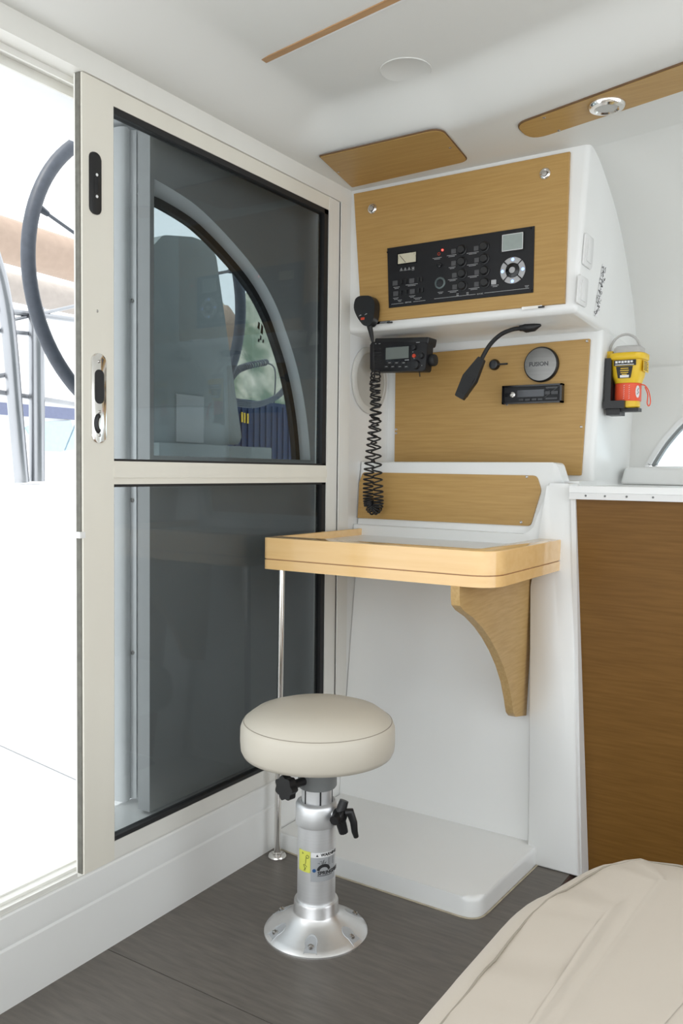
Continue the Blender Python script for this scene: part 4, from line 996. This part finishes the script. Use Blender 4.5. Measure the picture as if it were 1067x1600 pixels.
# helm console behind the arched window
q = [on(x, y, 0, -2.0) for x, y in ((195, 706), (379, 694), (338, 402), (328, 380), (300, 370), (255, 367), (238, 385), (215, 395))]
hc = thing('helm_console', 'pale grey helm console seen through the arched window', 'console', (-2.05, 2.1, 1.1))
g = G(); g.prism(round_poly([(p.y, p.z) for p in q], [0, .02, .03, .02, .05, .05, .05, .03], 4), -.22, 0, SIDE(-2.0), .03, 4, True); g.build('console_body', 'console_grey', hc, smooth=50)
g = G(); g.box(on(245, 720, 0, -1.97).y, on(421, 712, 0, -1.97).y, .985, on(300, 694, 0, -1.97).z, -.25, 0.01, SIDE(-1.97), .02, 3); g.build('console_foot', 'console_grey', hc, smooth=50)
g = G(); a = on(275, 690, 0, -1.998); c = on(318, 620, 0, -1.998); g.box(a.y, c.y, a.z, c.z, 0, .004, SIDE(-2.0), .001); g.build('console_hatch', 'bulkhead', hc)
# steering wheel
wc = on(208, 428, 0, -2.35); XWh = -2.35
sw_o = thing('steering_wheel', 'large dark blue leather steering wheel outside the open door', 'steering wheel', (XWh, wc.y, wc.z-.5))
top = on(208, 198, 0, XWh).z; Rw = (on(208, 200, 0, XWh).z-on(208, 655, 0, XWh).z)/2
Rw = .5*(on(376, 440, 0, XWh).y-on(44, 430, 0, XWh).y); wc.y = .5*(on(376, 440, 0, XWh).y+on(44, 430, 0, XWh).y)
wc.z = on(44, 420, 0, XWh).z+.045
def wp(a, r, dx=0): return Vector((XWh+dx, wc.y+r*math.cos(a), wc.z+r*math.sin(a)))
g = G(); g.tube([wp(2*math.pi*k/96, Rw) for k in range(96)], .0235, 12, closed=True); g.build('rim', 'wheel_leather', sw_o, smooth=80)
for k in range(5):
    a = math.radians(162+72*k)
    g = G(); g.tube([wp(a, .05), wp(a, Rw-.05)], .006, 8); spk = g.build('spoke', 'cable', sw_o)
    g = G(); g.tube([wp(a, Rw-.055), wp(a, Rw-.015)], [.009, .014], 8); g.build('spoke_end', 'wheel_leather', spk)
g = G(); g.lathe([(.05, -.03), (.05, .02), (.03, .03), (0, .03)], SIDE(XWh) @ Matrix.Translation((wc.y, wc.z, 0)), 20); g.cyl(wc.y, wc.z, -.03, .16, .02, SIDE(XWh), 12); g.build('hub', 'chrome', sw_o)
# stainless rail
XQ = -2.8
rl_ = thing('stern_rail', 'stainless steel tube rail standing on the white cockpit edge', 'rail', tuple(on(45, 755, 0, XQ)))
po_ = lambda x, y, X=XQ: on(x, y, 0, X)
g = G(); g.tube(bez([po_(-12, 395), po_(2, 445), po_(14, 520), po_(24, 640), po_(34, 754)], 6), .028, 12); g.build('rail_tube', 'rail_steel', rl_)
g = G(); g.tube([po_(57, 480), po_(58, 752)], .030, 12); g.build('rail_post', 'rail_steel', rl_)
for (x0, y0, x1, y1, r) in ((-20, 610, 118, 632, .011), (-20, 482, 118, 500, .012), (-20, 515, 50, 522, .010), (20, 500, 118, 478, .007), (-20, 590, 15, 585, .011)):
    g = G(); g.tube([po_(x0, y0, XQ-.03), po_(x1, y1, XQ-.03)], r, 8); g.build('rail_bar', 'rail_steel', rl_)
g = G(); a = po_(42, 756); g.hexa([(a.x-.1, a.y-.13, a.z-.03), (a.x+.1, a.y-.13, a.z-.03), (a.x+.1, a.y+.13, a.z-.03), (a.x-.1, a.y+.13, a.z-.03), (a.x-.1, a.y-.13, a.z), (a.x+.1, a.y-.13, a.z), (a.x+.1, a.y+.13, a.z), (a.x-.1, a.y+.13, a.z)], .008, 2); g.build('rail_foot', 'alu', rl_)
# rolled awnings on neighbouring boats
g = G(); g.tube([on(-60, 355, 0, -4.2), on(116, 408, 0, -4.2), on(150, 418, 0, -4.2)], .125, 18); tag(g.build('rolled_awning', 'awning', smooth=60), 'thick rolled beige awning beyond the steering wheel', 'awning')
g = G(); g.tube([on(-60, 432, 0, -5.2), on(130, 474, 0, -5.2)], .10, 16); tag(g.build('folded_sail_cover', 'awning2', smooth=60), 'thin pale beige rolled cover below the thick one', 'sail cover')
# neighbouring boat
nb = thing('neighbour_boat', 'white motor boat hull with navy band and blue marks beyond the rail', 'boat', (-6.5, 4.5, 0))
MN = SIDE(-6.0); pn = lambda x, y: (on(x, y, 0, -6.0).y, on(x, y, 0, -6.0).z)
a = pn(-80, 800); c = pn(330, 520)
G().box(a[0], c[0], .2, pn(60, 560)[1], -.6, 0, MN, .15, 4).build('hull', 'boat_white', nb)
G().box(a[0], c[0], pn(60, 652)[1], pn(60, 634)[1], 0, .03, MN).build('navy_band', 'boat_navy', nb)
g = G(); g.prism([pn(38, 668), pn(60, 704), pn(96, 706), pn(112, 668), pn(108, 657), pn(60, 660)], 0, .02, MN); g.build('blue_mark', 'boat_blue', nb)
g = G(); g.prism([pn(100, 704), pn(120, 702), pn(130, 664), pn(118, 660)], 0, .02, MN); g.build('blue_mark', 'boat_blue', nb)
# things behind the arched window
nc = thing('navy_storage_crate', 'dark navy slatted crate behind the arched window', 'crate', (-3.0, 3.3, 1.0))
XC = -2.7; pc_ = lambda x, y: (on(x, y, 0, XC).y, on(x, y, 0, XC).z)
a = pc_(362, 722); c = pc_(480, 636); G().box(a[0], c[0], .986, c[1], -.3, 0, SIDE(XC), .01).build('crate_body', 'navy_crate', nc)
for k in range(13):
    u = a[0]+(c[0]-a[0])*(k+.5)/13; G().box(u-.006, u+.006, a[1], c[1]-.02, 0, .008, SIDE(XC)).build('slat', 'navy_crate', nc)
for (x, y) in ((376, 652), (380, 653), (385, 654)):
    u, v = pc_(x, y); G().box(u-.006, u+.006, v-.025, v+.025, .008, .010, SIDE(XC)).build('yellow_mark', 'yellow', nc)
g = G(); 
for k in range(5):
    g.tube(bez([on(366, 622+3*k, 0, -2.6), on(400, 628+2*k, 0, -2.6), on(432, 616+2*k, 0, -2.6), on(455, 590+4*k, 0, -2.6), on(452, 634, 0, -2.72)], 8), .004, 6)
tag(g.build('coiled_cables', 'cable'), 'thin grey cables looping above the navy crate', 'cable')
g = G(); g.tube(helix(bez([on(360, 592, 0, -2.65), on(372, 578, 0, -2.65), on(390, 571, 0, -2.65), on(416, 566, 0, -2.65)], 6), .014, 22, .004)+bez([on(418, 567, 0, -2.65), on(430, 580, 0, -2.68), on(428, 634, 0, -2.75)], 6), .004, 5); tag(g.build('sprung_cable', 'cable'), 'coiled grey spring cable above the looping cables', 'cable')
p = on(352, 520, 0, -2.5); ob_ = thing('marker_buoy', 'reddish orange buoy on a short pole behind the wheel rim', 'buoy', (p.x, p.y, .986))
G().lathe([(0, -.10), (.035, -.085), (.06, -.045), (.07, .015), (.055, .06), (.03, .10), (.014, .12), (0, .12)], Matrix.Translation(p), 24).build('float', 'awning', ob_, smooth=60)
G().tube([Vector((p.x, p.y, .986)), p-Vector((0, 0, .13))], .012, 10).build('pole', 'cable', ob_)
# wooded shore far away
g = G(); rnd = random.Random(5)
g.grid(60, 10, lambda i, j: Vector((-26-6*j, 26.5+30*i, -1+j*(11.5+1.2*math.sin(i*17)+.7*math.sin(i*41+1)+.4*math.sin(i*93))*sstep(-.05, .12, i))))
o = g.build('far_shore', 'hill', smooth=80); tag(o, 'pale green and sandy shore far behind the boats', 'shore')
